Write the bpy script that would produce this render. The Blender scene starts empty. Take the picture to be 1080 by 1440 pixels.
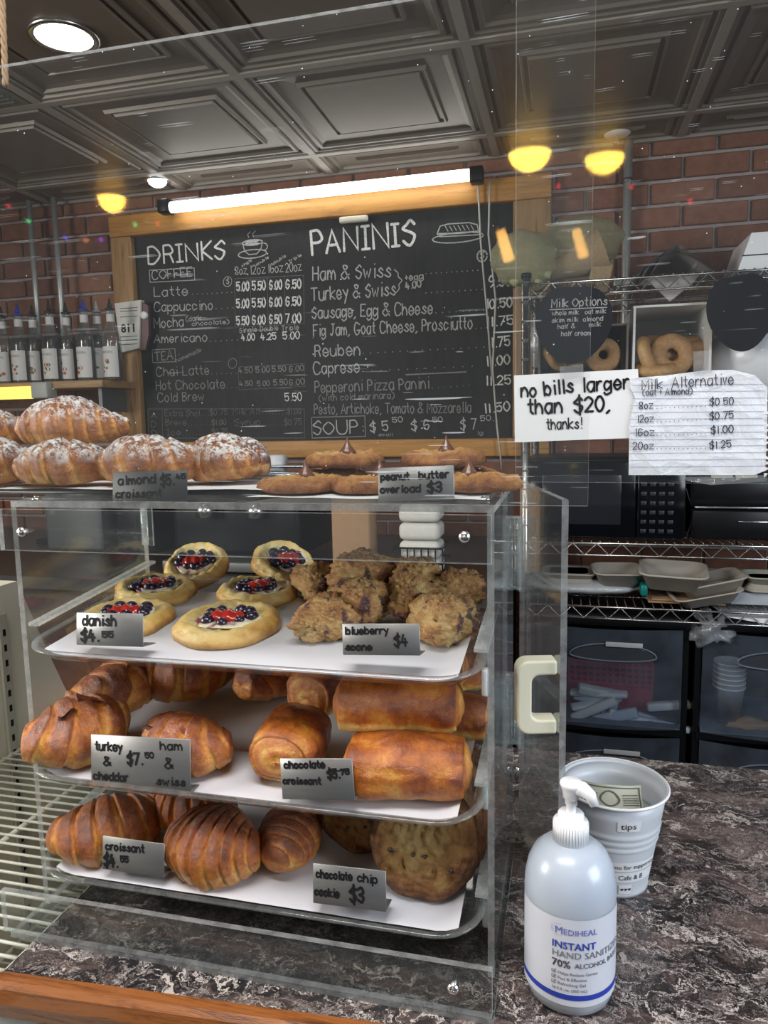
import bpy, bmesh, math, random
import numpy as np
from mathutils import Vector, Matrix, noise
R_ = random.Random(7)
SC = bpy.context.scene
COL = SC.collection
PI = math.pi
# ------------------------------------------------------------------ camera, light, exposure
H = 0.47            # camera height above the counter top (counter top is z = 0)
_c = np.array([540, 720.]); _vx = np.array([-3515, 671.]) - _c; _vy = np.array([797, 585.]) - _c
F = math.sqrt(-(_vx @ _vy))
_d = lambda v: np.array([v[0], -v[1], -F]) / np.linalg.norm([v[0], -v[1], -F])
_X = -_d(_vx); _Y = _d(_vy); _Z = np.cross(_X, _Y); CR = np.array([_X, _Y, _Z])
EYE = Vector((0, 0, H))
def ray(px, py): return Vector((CR @ np.array([px - 540, 720 - py, -F])) / F)
def hit(px, py, P, n):
    r = ray(px, py); P = Vector(P); n = Vector(n)
    return EYE + r * ((P - EYE).dot(n) / r.dot(n))
def onz(px, py, z): return hit(px, py, (0, 0, z), (0, 0, 1))
def ony(px, py, y): return hit(px, py, (0, y, 0), (0, 1, 0))
def onx(px, py, x): return hit(px, py, (x, 0, 0), (1, 0, 0))
cam = bpy.data.cameras.new('camera'); camo = bpy.data.objects.new('camera', cam); COL.objects.link(camo)
m4 = Matrix([[float(CR[i][j]) for j in range(3)] for i in range(3)]).to_4x4(); m4.translation = EYE
camo.matrix_world = m4
cam.sensor_fit = 'HORIZONTAL'; cam.sensor_width = 36; cam.lens = F * 36 / 1080; cam.clip_start = 0.02
SC.camera = camo
SC.view_settings.view_transform = 'Standard'; SC.view_settings.look = 'None'
SC.view_settings.gamma = 1; SC.view_settings.exposure = 0.0; SC.view_settings.use_curve_mapping = False
SC.cycles.transparent_max_bounces = 64; SC.cycles.max_bounces = 8; SC.cycles.sample_clamp_indirect = 4
SC.cycles.caustics_reflective = False; SC.cycles.caustics_refractive = False
w = bpy.data.worlds.new('World'); SC.world = w; w.use_nodes = True
w.node_tree.nodes['Background'].inputs[0].default_value = (0.82, 0.90, 1.0, 1)
w.node_tree.nodes['Background'].inputs[1].default_value = 0.13
def area(name, loc, target, sx, sy, power, color):
    l = bpy.data.lights.new(name, 'AREA'); l.shape = 'RECTANGLE'; l.size = sx; l.size_y = sy
    l.energy = power; l.color = color
    o = bpy.data.objects.new(name, l); COL.objects.link(o); o.location = loc
    o.rotation_euler = (Vector(target) - Vector(loc)).to_track_quat('-Z', 'Y').to_euler()
area('daylight_window_right', (1.60, 0.05, 0.72), (0.1, 0.75, -0.1), 0.9, 0.9, 31, (0.84, 0.92, 1.0))
area('daylight_window_left', (-2.40, 0.12, 0.90), (-0.3, 0.45, -0.10), 1.0, 1.1, 54, (1.0, 0.96, 0.90))
area('overhead_fill_light', (-0.25, 0.12, 1.325), (-0.25, 0.22, 0.0), 0.9, 0.35, 17, (1.0, 0.97, 0.93))  # added soft fill below the ceiling, lights the pastries from above
area('cooler_fill_light', (-0.95, 0.30, 0.36), (-0.65, 0.75, -0.1), 0.25, 0.10, 2.6, (1.0, 0.97, 0.88))  # added out-of-view fill that brightens the cooler at lower left

# ------------------------------------------------------------------ materials
MATS = {}
class N:
    """small node helper"""
    def __init__(s, name):
        s.m = bpy.data.materials.new(name); s.m.use_nodes = True; s.t = s.m.node_tree
        s.t.nodes.clear(); s.out = s.t.nodes.new('ShaderNodeOutputMaterial')
    def n(s, typ, **kw):
        nd = s.t.nodes.new('ShaderNode' + typ)
        for k, v in kw.items():
            if k.startswith('i_'):
                key = k[2:].replace('_', ' ')
                sock = nd.inputs[int(key)] if key.isdigit() else nd.inputs[key]
                if isinstance(v, bpy.types.NodeSocket): s.t.links.new(v, sock)
                else: sock.default_value = v
            else: setattr(nd, k, v)
        return nd
    def link(s, a, b): s.t.links.new(a, b)
    def math(s, op, a, b=0.0, clamp=False):
        nd = s.n('Math', operation=op, use_clamp=clamp)
        for i, v in ((0, a), (1, b)):
            if isinstance(v, bpy.types.NodeSocket): s.link(v, nd.inputs[i])
            else: nd.inputs[i].default_value = v
        return nd.outputs[0]
    def ramp(s, fac, stops):
        nd = s.n('ValToRGB'); s.link(fac, nd.inputs[0]); e = nd.color_ramp.elements
        while len(e) < len(stops): e.new(0.5)
        for q, (p, c) in zip(e, stops):
            q.position = p; q.color = tuple(c) + (1,) if len(c) == 3 else c
        return nd.outputs[0]
    def mixc(s, fac, a, b):
        nd = s.n('MixRGB')
        for k, v in ((0, fac), (1, a), (2, b)):
            if isinstance(v, bpy.types.NodeSocket): s.link(v, nd.inputs[k])
            else: nd.inputs[k].default_value = (tuple(v) + (1,)) if isinstance(v, tuple) and len(v) == 3 else v
        return nd.outputs[0]
    def coord(s, kind='Object', scale=(1, 1, 1)):
        tc = s.n('TexCoord'); mp = s.n('Mapping'); s.link(tc.outputs[kind], mp.inputs[0]); mp.inputs['Scale'].default_value = scale
        return mp.outputs[0]
    def noise(s, vec, scale, detail=4, rough=0.6, dist=0.0):
        return s.n('TexNoise', i_Vector=vec, i_Scale=scale, i_Detail=detail, i_Roughness=rough, i_Distortion=dist).outputs[0]
    def bump(s, h, strength, dist=0.001):
        nd = s.n('Bump', i_Strength=strength, i_Distance=dist); s.link(h, nd.inputs['Height']); return nd.outputs[0]
    def bsdf(s, **kw): return s.n('BsdfPrincipled', **kw)
    def done(s, sh):
        s.link(sh, s.out.inputs[0]); MATS[s.m.name] = s.m; return s.m
def plain(name, col, rough=0.5, metal=0.0, var=0.12, nscale=60, bump=0.0, coat=0.0, spec=0.5, trans=0.0):
    if name in MATS: return MATS[name]
    k = N(name); v = k.coord(); nz = k.noise(v, nscale)
    c = k.mixc(nz, tuple(x * (1 - var) for x in col), tuple(min(1, x * (1 + var)) for x in col))
    b = k.bsdf(i_Base_Color=c, i_Roughness=rough, i_Metallic=metal)
    b.inputs['Coat Weight'].default_value = coat; b.inputs['Specular IOR Level'].default_value = spec
    b.inputs['Transmission Weight'].default_value = trans
    if bump: k.link(k.bump(nz, bump), b.inputs['Normal'])
    return k.done(b.outputs[0])
def emis(name, col, st):
    if name in MATS: return MATS[name]
    k = N(name); return k.done(k.n('Emission', i_Color=tuple(col) + (1,), i_Strength=st).outputs[0])
def thin_clear(name, dust=0.02, tint=(0.97, 0.985, 0.98), scratch=False, wrinkle=0, haze=(0.8, 0.85, 0.9), f0=0.03):
    """thin clear sheet: see-through, mirror-like reflection that rises at grazing angles, a little dust"""
    k = N(name); lw = k.n('LayerWeight', i_Blend=0.5)
    fr = k.math('ADD', k.math('MULTIPLY', k.math('POWER', lw.outputs['Facing'], 4.0), 0.9), f0, True)
    tr = k.n('BsdfTransparent', i_Color=tuple(tint) + (1,)); gl = k.n('BsdfGlossy', i_Color=(1, 1, 1, 1), i_Roughness=0.03 if not wrinkle else 0.12)
    v = k.coord()
    if wrinkle:
        k.link(k.bump(k.noise(v, wrinkle, 5, 0.6, 2.0), 1.0, 0.01), gl.inputs['Normal'])
    mx = k.n('MixShader'); k.link(fr, mx.inputs[0]); k.link(tr.outputs[0], mx.inputs[1]); k.link(gl.outputs[0], mx.inputs[2])
    df = k.n('BsdfDiffuse', i_Color=tuple(haze) + (1,))
    d = k.noise(v, 9, 4)
    fac = k.math('MULTIPLY', d, dust * 2)
    if scratch:
        vo = k.n('TexVoronoi', i_Vector=v, i_Scale=120.0); sp = k.math('LESS_THAN', vo.outputs['Distance'], 0.055)
        rnd = k.math('GREATER_THAN', k.n('SeparateColor', i_Color=vo.outputs['Color']).outputs[0], 0.80)
        fac = k.math('ADD', fac, k.math('MULTIPLY', k.math('MULTIPLY', sp, rnd), 0.75))
        for ang, sx in ((0.5, 1), (-0.35, 1.3), (1.35, 0.8)):
            mp = k.n('Mapping', i_Vector=v); mp.inputs['Rotation'].default_value = (0, ang, 0); mp.inputs['Scale'].default_value = (16 * sx, 1, 520)
            s_ = k.noise(mp.outputs[0], 1.0, 1, 0.3)
            area_ = k.ramp(k.noise(v, 5 * sx, 2), [(0.46, (0, 0, 0)), (0.62, (1, 1, 1))])
            ln = k.math('GREATER_THAN', s_, 0.74)
            fac = k.math('ADD', fac, k.math('MULTIPLY', k.math('MULTIPLY', ln, area_), 0.35))
    mx2 = k.n('MixShader'); k.link(fac, mx2.inputs[0]); k.link(mx.outputs[0], mx2.inputs[1]); k.link(df.outputs[0], mx2.inputs[2])
    return k.done(mx2.outputs[0])
ACR = thin_clear('clear_acrylic', 0.012)
TRAYC = thin_clear('clear_tray_plastic', 0.008, (0.95, 0.955, 0.96))
GUARD = thin_clear('scratched_acrylic', 0.006, (0.975, 0.985, 0.98), scratch=True, f0=0.034)
WRAP = thin_clear('clear_film', 0.16, (0.95, 0.96, 0.97), wrinkle=14, f0=0.09)
DRAWER = thin_clear('smoky_drawer_plastic', 0.045, (0.80, 0.83, 0.88), haze=(0.55, 0.65, 0.8), f0=0.05)
TAPE = thin_clear('clear_tape', 0.16, (0.85, 0.85, 0.84))
def edge_mat(name, a, col=(0.90, 0.93, 0.95)):
    k = N(name); tr = k.n('BsdfTransparent', i_Color=(0.93, 0.97, 0.97, 1)); v = k.coord()
    df = k.n('BsdfTranslucent', i_Color=tuple(col) + (1,)); d2 = k.n('BsdfDiffuse', i_Color=tuple(col) + (1,)); gl = k.n('BsdfGlossy', i_Roughness=0.12)
    m0 = k.n('MixShader'); m0.inputs[0].default_value = 0.5; k.link(df.outputs[0], m0.inputs[1]); k.link(d2.outputs[0], m0.inputs[2])
    m1 = k.n('MixShader'); m1.inputs[0].default_value = 0.3; k.link(m0.outputs[0], m1.inputs[1]); k.link(gl.outputs[0], m1.inputs[2])
    m2 = k.n('MixShader'); k.link(k.math('MULTIPLY', k.noise(v, 70, 3), 2 * a), m2.inputs[0]); k.link(tr.outputs[0], m2.inputs[1]); k.link(m1.outputs[0], m2.inputs[2])
    return k.done(m2.outputs[0])
EDGE = edge_mat('acrylic_cut_edge', 0.42)
TEDGE = edge_mat('tray_rim_plastic', 0.15)
def wood(name, a, b, scale=(1, 14, 14), rough=0.5, coat=0.0, wv=3.0):
    k = N(name); v = k.coord('Object', scale); nz = k.noise(v, wv, 6, 0.65, 1.4)
    fine = k.noise(k.coord('Object', tuple(x * 9 for x in scale)), 5.0, 3)
    c = k.ramp(k.math('ADD', k.math('MULTIPLY', nz, 0.75), k.math('MULTIPLY', fine, 0.25)), [(0.36, b), (0.52, a), (0.7, tuple(x * 1.15 for x in a))])
    bs = k.bsdf(i_Base_Color=c, i_Roughness=rough); bs.inputs['Coat Weight'].default_value = coat
    k.link(k.bump(fine, 0.3), bs.inputs['Normal']); return k.done(bs.outputs[0])
PINE = wood('orange_pine', (0.50, 0.235, 0.050), (0.32, 0.14, 0.03), (1, 14, 14))
PINEV = wood('pine_upright', (0.36, 0.20, 0.075), (0.20, 0.10, 0.035), (14, 14, 1))
TRIMW = wood('varnished_edge_trim', (0.30, 0.10, 0.025), (0.11, 0.035, 0.012), (2.2, 26, 26), 0.3, 0.5, 4.0)
PLANK = wood('shelf_plank', (0.34, 0.20, 0.08), (0.2, 0.11, 0.04))
def marble():
    k = N('dark_marble_laminate'); v = k.coord('Object', (1, 1, 1))
    n1 = k.n('TexNoise', i_Vector=v, i_Scale=13.0, i_Detail=6.0, i_Roughness=0.65)
    dv = k.n('VectorMath', operation='ADD'); k.link(v, dv.inputs[0])
    sc = k.n('VectorMath', operation='SCALE'); k.link(n1.outputs[1], sc.inputs[0]); sc.inputs['Scale'].default_value = 0.10; k.link(sc.outputs[0], dv.inputs[1])
    mp = k.n('Mapping', i_Vector=dv.outputs[0]); mp.inputs['Rotation'].default_value = (0, 0, .5); mp.inputs['Scale'].default_value = (1.0, 1.9, 1); wv = mp.outputs[0]
    patch = k.noise(wv, 13, 6, 0.68, 0.9)
    base = k.ramp(patch, [(0.38, (0.012, 0.011, 0.013)), (0.50, (0.030, 0.025, 0.026)), (0.56, (0.080, 0.056, 0.052)), (0.66, (0.165, 0.120, 0.108)), (0.85, (0.25, 0.20, 0.19))])
    def vein(sc_, th, lo, hi, wob):      # thin broken lines where a noise crosses its mid value
        q = k.noise(wv, sc_, 5, 0.6, 1.2); d = k.math('ABSOLUTE', k.math('SUBTRACT', q, 0.5)); w_ = k.math('MULTIPLY', k.noise(wv, wob, 3, .6), th * 2)
        ln = k.math('LESS_THAN', d, w_); g = k.ramp(k.noise(wv, wob * .8, 4, .7), [(lo, (0, 0, 0)), (hi, (1, 1, 1))]); return k.math('MULTIPLY', ln, g)
    c = k.mixc(k.math('MULTIPLY', vein(26, .013, .38, .47, 34), 0.65), base, (0.42, 0.37, 0.35)); c = k.mixc(k.math('MULTIPLY', vein(11, .011, .42, .50, 23), 0.85), c, (0.62, 0.55, 0.51))
    c = k.mixc(k.math('MULTIPLY', vein(60, .016, .44, .54, 50), 0.5), c, (0.40, 0.34, 0.32))
    blob = k.ramp(k.noise(wv, 34, 4, 0.6, 0.5), [(0.665, (0, 0, 0)), (0.69, (1, 1, 1))]); c = k.mixc(k.math('MULTIPLY', blob, 0.8), c, (0.60, 0.52, 0.49))
    b = k.bsdf(i_Base_Color=c, i_Roughness=0.30); k.link(k.bump(k.noise(v, 500, 2), 0.08), b.inputs['Normal'])
    return k.done(b.outputs[0])
MARBLE = marble()
def brickm():
    k = N('brown_brick'); oi = k.n('ObjectInfo'); v = k.coord()
    av = k.n('VectorMath', operation='ADD'); k.link(v, av.inputs[0]); k.link(k.n('CombineXYZ', i_X=k.math('MULTIPLY', oi.outputs['Random'], 50.0)).outputs[0], av.inputs[1])
    nz = k.noise(av.outputs[0], 28, 5); fac = k.math('ADD', k.math('MULTIPLY', nz, 0.6), k.math('MULTIPLY', oi.outputs['Random'], 0.4))
    c = k.ramp(fac, [(0.2, (0.10, 0.038, 0.022)), (0.5, (0.21, 0.085, 0.050)), (0.85, (0.31, 0.15, 0.095))])
    b = k.bsdf(i_Base_Color=c, i_Roughness=0.75); k.link(k.bump(k.noise(av.outputs[0], 120, 4), 0.5, 0.002), b.inputs['Normal'])
    return k.done(b.outputs[0])
BRICK = brickm(); MORTAR = plain('grey_mortar', (0.36, 0.30, 0.29), 0.9, var=0.3, bump=0.4)
TILE = plain('bronze_ceiling_tile', (0.18, 0.15, 0.122), 0.42, 0.2, var=0.12, nscale=6)
GRIDM = plain('ceiling_grid_paint', (0.33, 0.29, 0.25), 0.45, 0.1)
def chalkboard():
    k = N('black_chalkboard'); v = k.coord(); nz = k.noise(v, 2.3, 6, 0.7); st = k.noise(k.coord('Object', (6, 1, 1)), 7, 4)
    c = k.ramp(k.math('ADD', k.math('MULTIPLY', nz, 0.6), k.math('MULTIPLY', st, 0.4)), [(0.35, (0.006, 0.006, 0.006)), (0.7, (0.026, 0.026, 0.025))])
    b = k.bsdf(i_Base_Color=c, i_Roughness=0.6); b.inputs['Specular IOR Level'].default_value = .3; return k.done(b.outputs[0])
BOARD = chalkboard()
def chalk(name, g):
    k = N(name); v = k.coord(); nz = k.noise(v, 160, 3, 0.7)
    c = k.ramp(nz, [(0.3, (g * 0.55,) * 3), (0.62, (g, g, g * 0.98))]); return k.done(k.bsdf(i_Base_Color=c, i_Roughness=0.95).outputs[0])
CH1, CH2, CH3, CH4 = chalk('bright_chalk', 0.85), chalk('soft_chalk', 0.50), chalk('faded_chalk', 0.28), chalk('ghost_chalk', 0.14)
INK = plain('black_marker', (0.012, 0.012, 0.014), 0.6, spec=0.15); PEN = plain('pen_ink', (0.03, 0.03, 0.05), 0.6)
BLUEINK = plain('blue_print', (0.02, 0.05, 0.42), 0.5); GREYINK = plain('grey_print', (0.18, 0.19, 0.24), 0.5); RULE = plain('ruled_line', (0.22, 0.30, 0.46), 0.7)
PAPER = plain('white_paper', (0.80, 0.81, 0.84), 0.8, var=0.04, nscale=12, bump=0.1)
def crinkled():
    k = N('crinkled_note_paper'); v = k.coord(); vo = k.n('TexVoronoi', i_Vector=v, i_Scale=45.0, feature='F1'); nz = k.noise(v, 30, 4, 0.6, 1.5)
    b = k.bsdf(i_Base_Color=(0.76, 0.79, 0.86, 1), i_Roughness=0.7); k.link(k.bump(k.math('ADD', vo.outputs[0], nz), 0.55, 0.004), b.inputs['Normal']); return k.done(b.outputs[0])
NOTE = crinkled()
def brushed():
    k = N('brushed_tag_metal'); v = k.coord('Object', (1, 1, 60)); nz = k.noise(v, 30, 3)
    c = k.mixc(nz, (0.20, 0.20, 0.20), (0.30, 0.30, 0.30)); b = k.bsdf(i_Base_Color=c, i_Metallic=0.7, i_Roughness=0.45)
    k.link(k.bump(nz, 0.1), b.inputs['Normal']); return k.done(b.outputs[0])
TAGM = brushed()
TAGD = plain('dark_slate_tag', (0.042, 0.043, 0.046), 0.5, 0.1, var=0.15)
CHROME = plain('chrome_wire', (0.55, 0.55, 0.55), 0.25, 1.0); GALV = plain('galvanised_tube', (0.50, 0.52, 0.51), 0.4, 0.6); STEEL = plain('screw_steel', (0.7, 0.7, 0.7), 0.25, 1.0)
DSTEEL = plain('dull_grey_steel', (0.15, 0.155, 0.155), 0.45, 0.6)
CREAM = plain('cream_enamel', (0.74, 0.71, 0.60), 0.45, var=0.05, nscale=5, bump=0.02); WIREW = plain('cream_coated_wire', (0.78, 0.78, 0.68), 0.45)
HANDLE = plain('cream_handle_plastic', (0.74, 0.71, 0.56), 0.4, var=0.04)
WHITEP = plain('white_plastic', (0.84, 0.85, 0.88), 0.32, var=0.03, coat=0.2)
BLACKP = plain('black_plastic', (0.006, 0.0065, 0.008), 0.35, var=0.2, spec=.25); GLOSSB = plain('glossy_black', (0.004, 0.005, 0.007), 0.12, spec=.3)
FLOORM = plain('dark_floor', (0.05, 0.045, 0.04), 0.6, bump=0.1)
def crust(name, stops, rough=0.36, coat=0.35, sugar=0.0, bumps=0.5, berry=0.0, nsc=55):
    k = N(name); at = k.n('Attribute', attribute_name='bake'); v = k.coord()
    nz = k.noise(v, nsc, 8, 0.72, 0.6); n2 = k.noise(v, nsc * 5, 6, 0.7); n3 = k.noise(v, nsc * 18, 3, 0.7)
    fac = k.math('ADD', at.outputs['Fac'], k.math('MULTIPLY', k.math('SUBTRACT', nz, 0.5), 1.15))
    fac = k.math('ADD', fac, k.math('MULTIPLY', k.math('SUBTRACT', n2, 0.5), 0.55), True)
    c = k.ramp(fac, stops)
    if berry:
        bm_ = k.ramp(k.noise(v, 34, 3, 0.5, 0.8), [(0.60 - berry * 0.06, (0, 0, 0)), (0.66 - berry * 0.06, (1, 1, 1))]); c = k.mixc(k.math('MULTIPLY', bm_, 0.85), c, (0.045, 0.012, 0.035))
        gr = k.ramp(k.noise(v, 420, 1), [(0.6, (0, 0, 0)), (0.66, (1, 1, 1))]); c = k.mixc(k.math('MULTIPLY', gr, 0.30), c, (0.85, 0.7, 0.5))
    if sugar:
        g = k.n('NewGeometry'); z = k.n('SeparateXYZ', i_Vector=g.outputs['Normal']).outputs[2]
        zz = k.math('MULTIPLY', k.math('SUBTRACT', z, 0.15), 1.3, True)
        sp = k.ramp(k.math('ADD', k.math('MULTIPLY', k.noise(v, 190, 4, 0.8), .6), k.math('MULTIPLY', nz, .4)), [(0.465, (0, 0, 0)), (0.54, (1, 1, 1))])
        c = k.mixc(k.math('MULTIPLY', k.math('MULTIPLY', zz, sp), sugar, True), c, (0.88, 0.87, 0.86))
    b = k.bsdf(i_Base_Color=c, i_Roughness=k.math('ADD', k.math('MULTIPLY', n2, 0.3), rough - .15)); b.inputs['Coat Weight'].default_value = coat; b.inputs['Coat Roughness'].default_value = 0.2
    h = k.math('ADD', nz, k.math('ADD', k.math('MULTIPLY', n2, 0.45), k.math('MULTIPLY', n3, 0.10)))
    bn = k.bump(h, min(1, bumps * 1.3), 0.005); k.link(bn, b.inputs['Normal']); k.link(bn, b.inputs['Coat Normal'])
    return k.done(b.outputs[0])
GOLD = [(0.0, (0.80, 0.50, 0.16)), (0.22, (0.72, 0.34, 0.06)), (0.46, (0.52, 0.165, 0.020)), (0.70, (0.27, 0.062, 0.009)), (0.95, (0.10, 0.022, 0.006))]
CRO = crust('croissant_crust', GOLD, rough=.34, coat=.6)
CROS = crust('sugared_croissant_crust', [(0.0, (0.70, 0.40, 0.12)), (0.25, (0.56, 0.24, 0.045)), (0.48, (0.34, 0.105, 0.018)), (0.72, (0.16, 0.042, 0.010)), (1.0, (0.06, 0.018, 0.007))], sugar=1.15, coat=0.35)
CHOC = crust('chocolate_croissant_crust', [(0.0, (0.78, 0.55, 0.18)), (0.22, (0.68, 0.32, 0.05)), (0.48, (0.48, 0.135, 0.014)), (0.75, (0.24, 0.050, 0.007)), (1.0, (0.09, 0.02, 0.006))], rough=0.32, coat=0.55, nsc=38)
DAN = crust('danish_dough', [(0.0, (0.76, 0.62, 0.30)), (0.35, (0.72, 0.50, 0.17)), (0.65, (0.60, 0.34, 0.09)), (1.0, (0.38, 0.16, 0.04))], rough=0.35, coat=0.35, bumps=0.35, nsc=40)
SCONE = crust('blueberry_scone_crust', [(0.0, (0.74, 0.52, 0.24)), (0.3, (0.62, 0.36, 0.13)), (0.6, (0.42, 0.19, 0.065)), (1.0, (0.17, 0.06, 0.022))], rough=0.6, coat=0.05, bumps=0.9, berry=1.0, nsc=60)
COOK = crust('peanut_cookie', [(0.0, (0.62, 0.36, 0.13)), (0.4, (0.52, 0.25, 0.075)), (0.7, (0.38, 0.15, 0.045)), (1.0, (0.18, 0.06, 0.02))], rough=0.7, coat=0.0, bumps=0.8, nsc=70)
CHIPC = crust('chip_cookie', [(0.0, (0.50, 0.33, 0.12)), (0.3, (0.42, 0.225, 0.065)), (0.6, (0.29, 0.115, 0.034)), (1.0, (0.09, 0.028, 0.012))], rough=0.6, coat=0.1, bumps=0.9, nsc=80)
BAGEL = crust('bagel_crust', [(0.0, (0.72, 0.52, 0.27)), (0.5, (0.52, 0.30, 0.12)), (1.0, (0.28, 0.13, 0.05))], rough=0.45, coat=0.1, bumps=0.4)
ROLL = crust('pale_roll_crust', [(0.0, (0.80, 0.60, 0.32)), (0.5, (0.66, 0.40, 0.15)), (1.0, (0.4, 0.2, 0.06))], rough=0.45, coat=0.1, bumps=0.3)
CHOCM = plain('milk_chocolate', (0.13, 0.048, 0.026), 0.3, coat=0.2, var=0.1); CHIPM = plain('dark_chocolate', (0.055, 0.028, 0.018), 0.45)
def creamm():
    k = N('cheese_filling'); v = k.coord(); nz = k.noise(v, 45, 4, 0.6, 0.6)
    c = k.ramp(nz, [(0.40, (0.26, 0.05, 0.10)), (0.50, (0.72, 0.60, 0.48)), (0.58, (0.82, 0.76, 0.58))])
    b = k.bsdf(i_Base_Color=c, i_Roughness=0.25); b.inputs['Coat Weight'].default_value = 0.5; return k.done(b.outputs[0])
FILL = creamm(); STRAW = plain('strawberry', (0.42, 0.025, 0.018), 0.2, coat=0.8, var=0.35, nscale=160, bump=0.3); BLUEB = plain('blueberry', (0.018, 0.012, 0.035), 0.28, coat=0.5, var=0.4)
HAM = plain('browned_ham', (0.19, 0.055, 0.035), 0.3, coat=0.5, var=0.4, nscale=90, bump=0.4)

# ------------------------------------------------------------------ mesh builder
class MB:
    def __init__(s): s.v = []; s.f = []; s.m = []; s.b = []; s.sm = []
    def add(s, verts, faces, m=0, smooth=False, bake=None, M=None):
        o = len(s.v)
        for p in verts: s.v.append(tuple((M @ Vector(p))) if M is not None else tuple(p))
        for q in faces: s.f.append([i + o for i in q]); s.m.append(m); s.sm.append(smooth)
        s.b += list(bake) if bake is not None else [0.5] * len(verts)
        return s
    def box(s, x0, y0, z0, x1, y1, z1, m=0, thin=None, em=1, M=None):
        vs = [(x, y, z) for x in (x0, x1) for y in (y0, y1) for z in (z0, z1)]
        fs = [(0, 1, 3, 2), (4, 6, 7, 5), (0, 4, 5, 1), (2, 3, 7, 6), (0, 2, 6, 4), (1, 5, 7, 3)]
        for i, f in enumerate(fs):
            mm = m if thin is None or i // 2 == thin else em
            s.add([vs[j] for j in f], [(0, 1, 2, 3)], mm, M=M)
        return s
    def rbox(s, cx, cy, cz, sx, sy, sz, r=0.003, seg=2, m=0, M=None):
        bm = bmesh.new(); bmesh.ops.create_cube(bm, size=1)
        for q in bm.verts: q.co = Vector((q.co.x * sx + cx, q.co.y * sy + cy, q.co.z * sz + cz))
        bmesh.ops.bevel(bm, geom=bm.edges[:], offset=min(r, sx * .45, sy * .45, sz * .45), segments=seg, affect='EDGES', profile=0.5)
        bm.verts.index_update(); s.add([q.co[:] for q in bm.verts], [[a.index for a in f.verts] for f in bm.faces], m, True, M=M); bm.free(); return s
    def tube(s, pts, r, n=8, m=0, cap=True, M=None):
        pts = [Vector(p) for p in pts]; rs = r if isinstance(r, (list, tuple)) else [r] * len(pts)
        t = (pts[1] - pts[0]).normalized(); up = Vector((0, 0, 1)) if abs(t.z) < 0.9 else Vector((1, 0, 0))
        a = t.cross(up).normalized(); vs = []
        for i, p in enumerate(pts):
            t = (pts[min(i + 1, len(pts) - 1)] - pts[max(i - 1, 0)]).normalized()
            a = (a - t * a.dot(t)).normalized(); b = t.cross(a)
            for k in range(n): vs.append(p + (a * math.cos(2 * PI * k / n) + b * math.sin(2 * PI * k / n)) * rs[i])
        fs = [(i * n + k, i * n + (k + 1) % n, (i + 1) * n + (k + 1) % n, (i + 1) * n + k) for i in range(len(pts) - 1) for k in range(n)]
        if cap: fs += [tuple(range(n - 1, -1, -1)), tuple(range((len(pts) - 1) * n, len(pts) * n))]
        return s.add(vs, fs, m, True, M=M)
    def lathe(s, prof, n=32, c=(0, 0, 0), m=0, bake=None, M=None):
        vs = []; bk = []
        for j, (r, z) in enumerate(prof):
            for k in range(n): a = 2 * PI * k / n; vs.append((c[0] + r * math.cos(a), c[1] + r * math.sin(a), c[2] + z)); bk.append(bake[j] if bake else 0.5)
        fs = [(i * n + k, i * n + (k + 1) % n, (i + 1) * n + (k + 1) % n, (i + 1) * n + k) for i in range(len(prof) - 1) for k in range(n)]
        return s.add(vs, fs, m, True, bk, M=M)
    def prism(s, poly, z0, z1, m=0, M=None, em=None):
        n = len(poly); vs = [(x, y, z0) for x, y in poly] + [(x, y, z1) for x, y in poly]
        s.add(vs, [tuple(range(n - 1, -1, -1)), tuple(range(n, 2 * n))], m, M=M)
        return s.add(vs, [(i, (i + 1) % n, n + (i + 1) % n, n + i) for i in range(n)], m if em is None else em, M=M)
    def grid(s, fn, nu, nv, m=0, closed_v=False, M=None):
        vs = []; bk = []
        for i in range(nu + 1):
            for j in range(nv + (0 if closed_v else 1)):
                r = fn(i / nu, j / nv); vs.append(r[0]); bk.append(r[1])
        w_ = nv + (0 if closed_v else 1)
        fs = [(i * w_ + j, (i + 1) * w_ + j, (i + 1) * w_ + (j + 1) % w_, i * w_ + (j + 1) % w_) for i in range(nu) for j in range(nv)]
        return s.add(vs, fs, m, True, bk, M=M)
def wloc(o):
    M = Matrix.Identity(4)
    while o is not None: M = o.matrix_basis @ M; o = o.parent
    return M
def build(name, mb, mats, parent=None, world=True, bake=False, smooth=None):
    if not isinstance(mats, (list, tuple)): mats = [mats]
    me = bpy.data.meshes.new(name)
    vs = mb.v
    if parent is not None and world:
        I = wloc(parent).inverted(); vs = [tuple(I @ Vector(p)) for p in vs]
    me.from_pydata(vs, [], mb.f); me.materials.clear()
    for m in mats: me.materials.append(m)
    me.polygons.foreach_set('material_index', mb.m); me.polygons.foreach_set('use_smooth', mb.sm if smooth is None else [smooth] * len(mb.f))
    if bake:
        a = me.attributes.new('bake', 'FLOAT', 'POINT'); a.data.foreach_set('value', mb.b)
    me.update(); o = bpy.data.objects.new(name, me); COL.objects.link(o)
    if parent is not None: o.parent = parent
    return o
def tag(o, label, cat, group=None, kind=None):
    if label: o['label'] = label
    if cat: o['category'] = cat
    if group: o['group'] = group
    if kind: o['kind'] = kind
    return o
def thing(name, label, cat, loc=(0, 0, 0), rot=(0, 0, 0), group=None):
    o = bpy.data.objects.new(name, None); COL.objects.link(o); o.empty_display_size = 0.02
    o.location = loc; o.rotation_euler = rot; o.matrix_basis = Matrix.LocRotScale(Vector(loc), __import__('mathutils').Euler(rot), None)
    return tag(o, label, cat, group)
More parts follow.
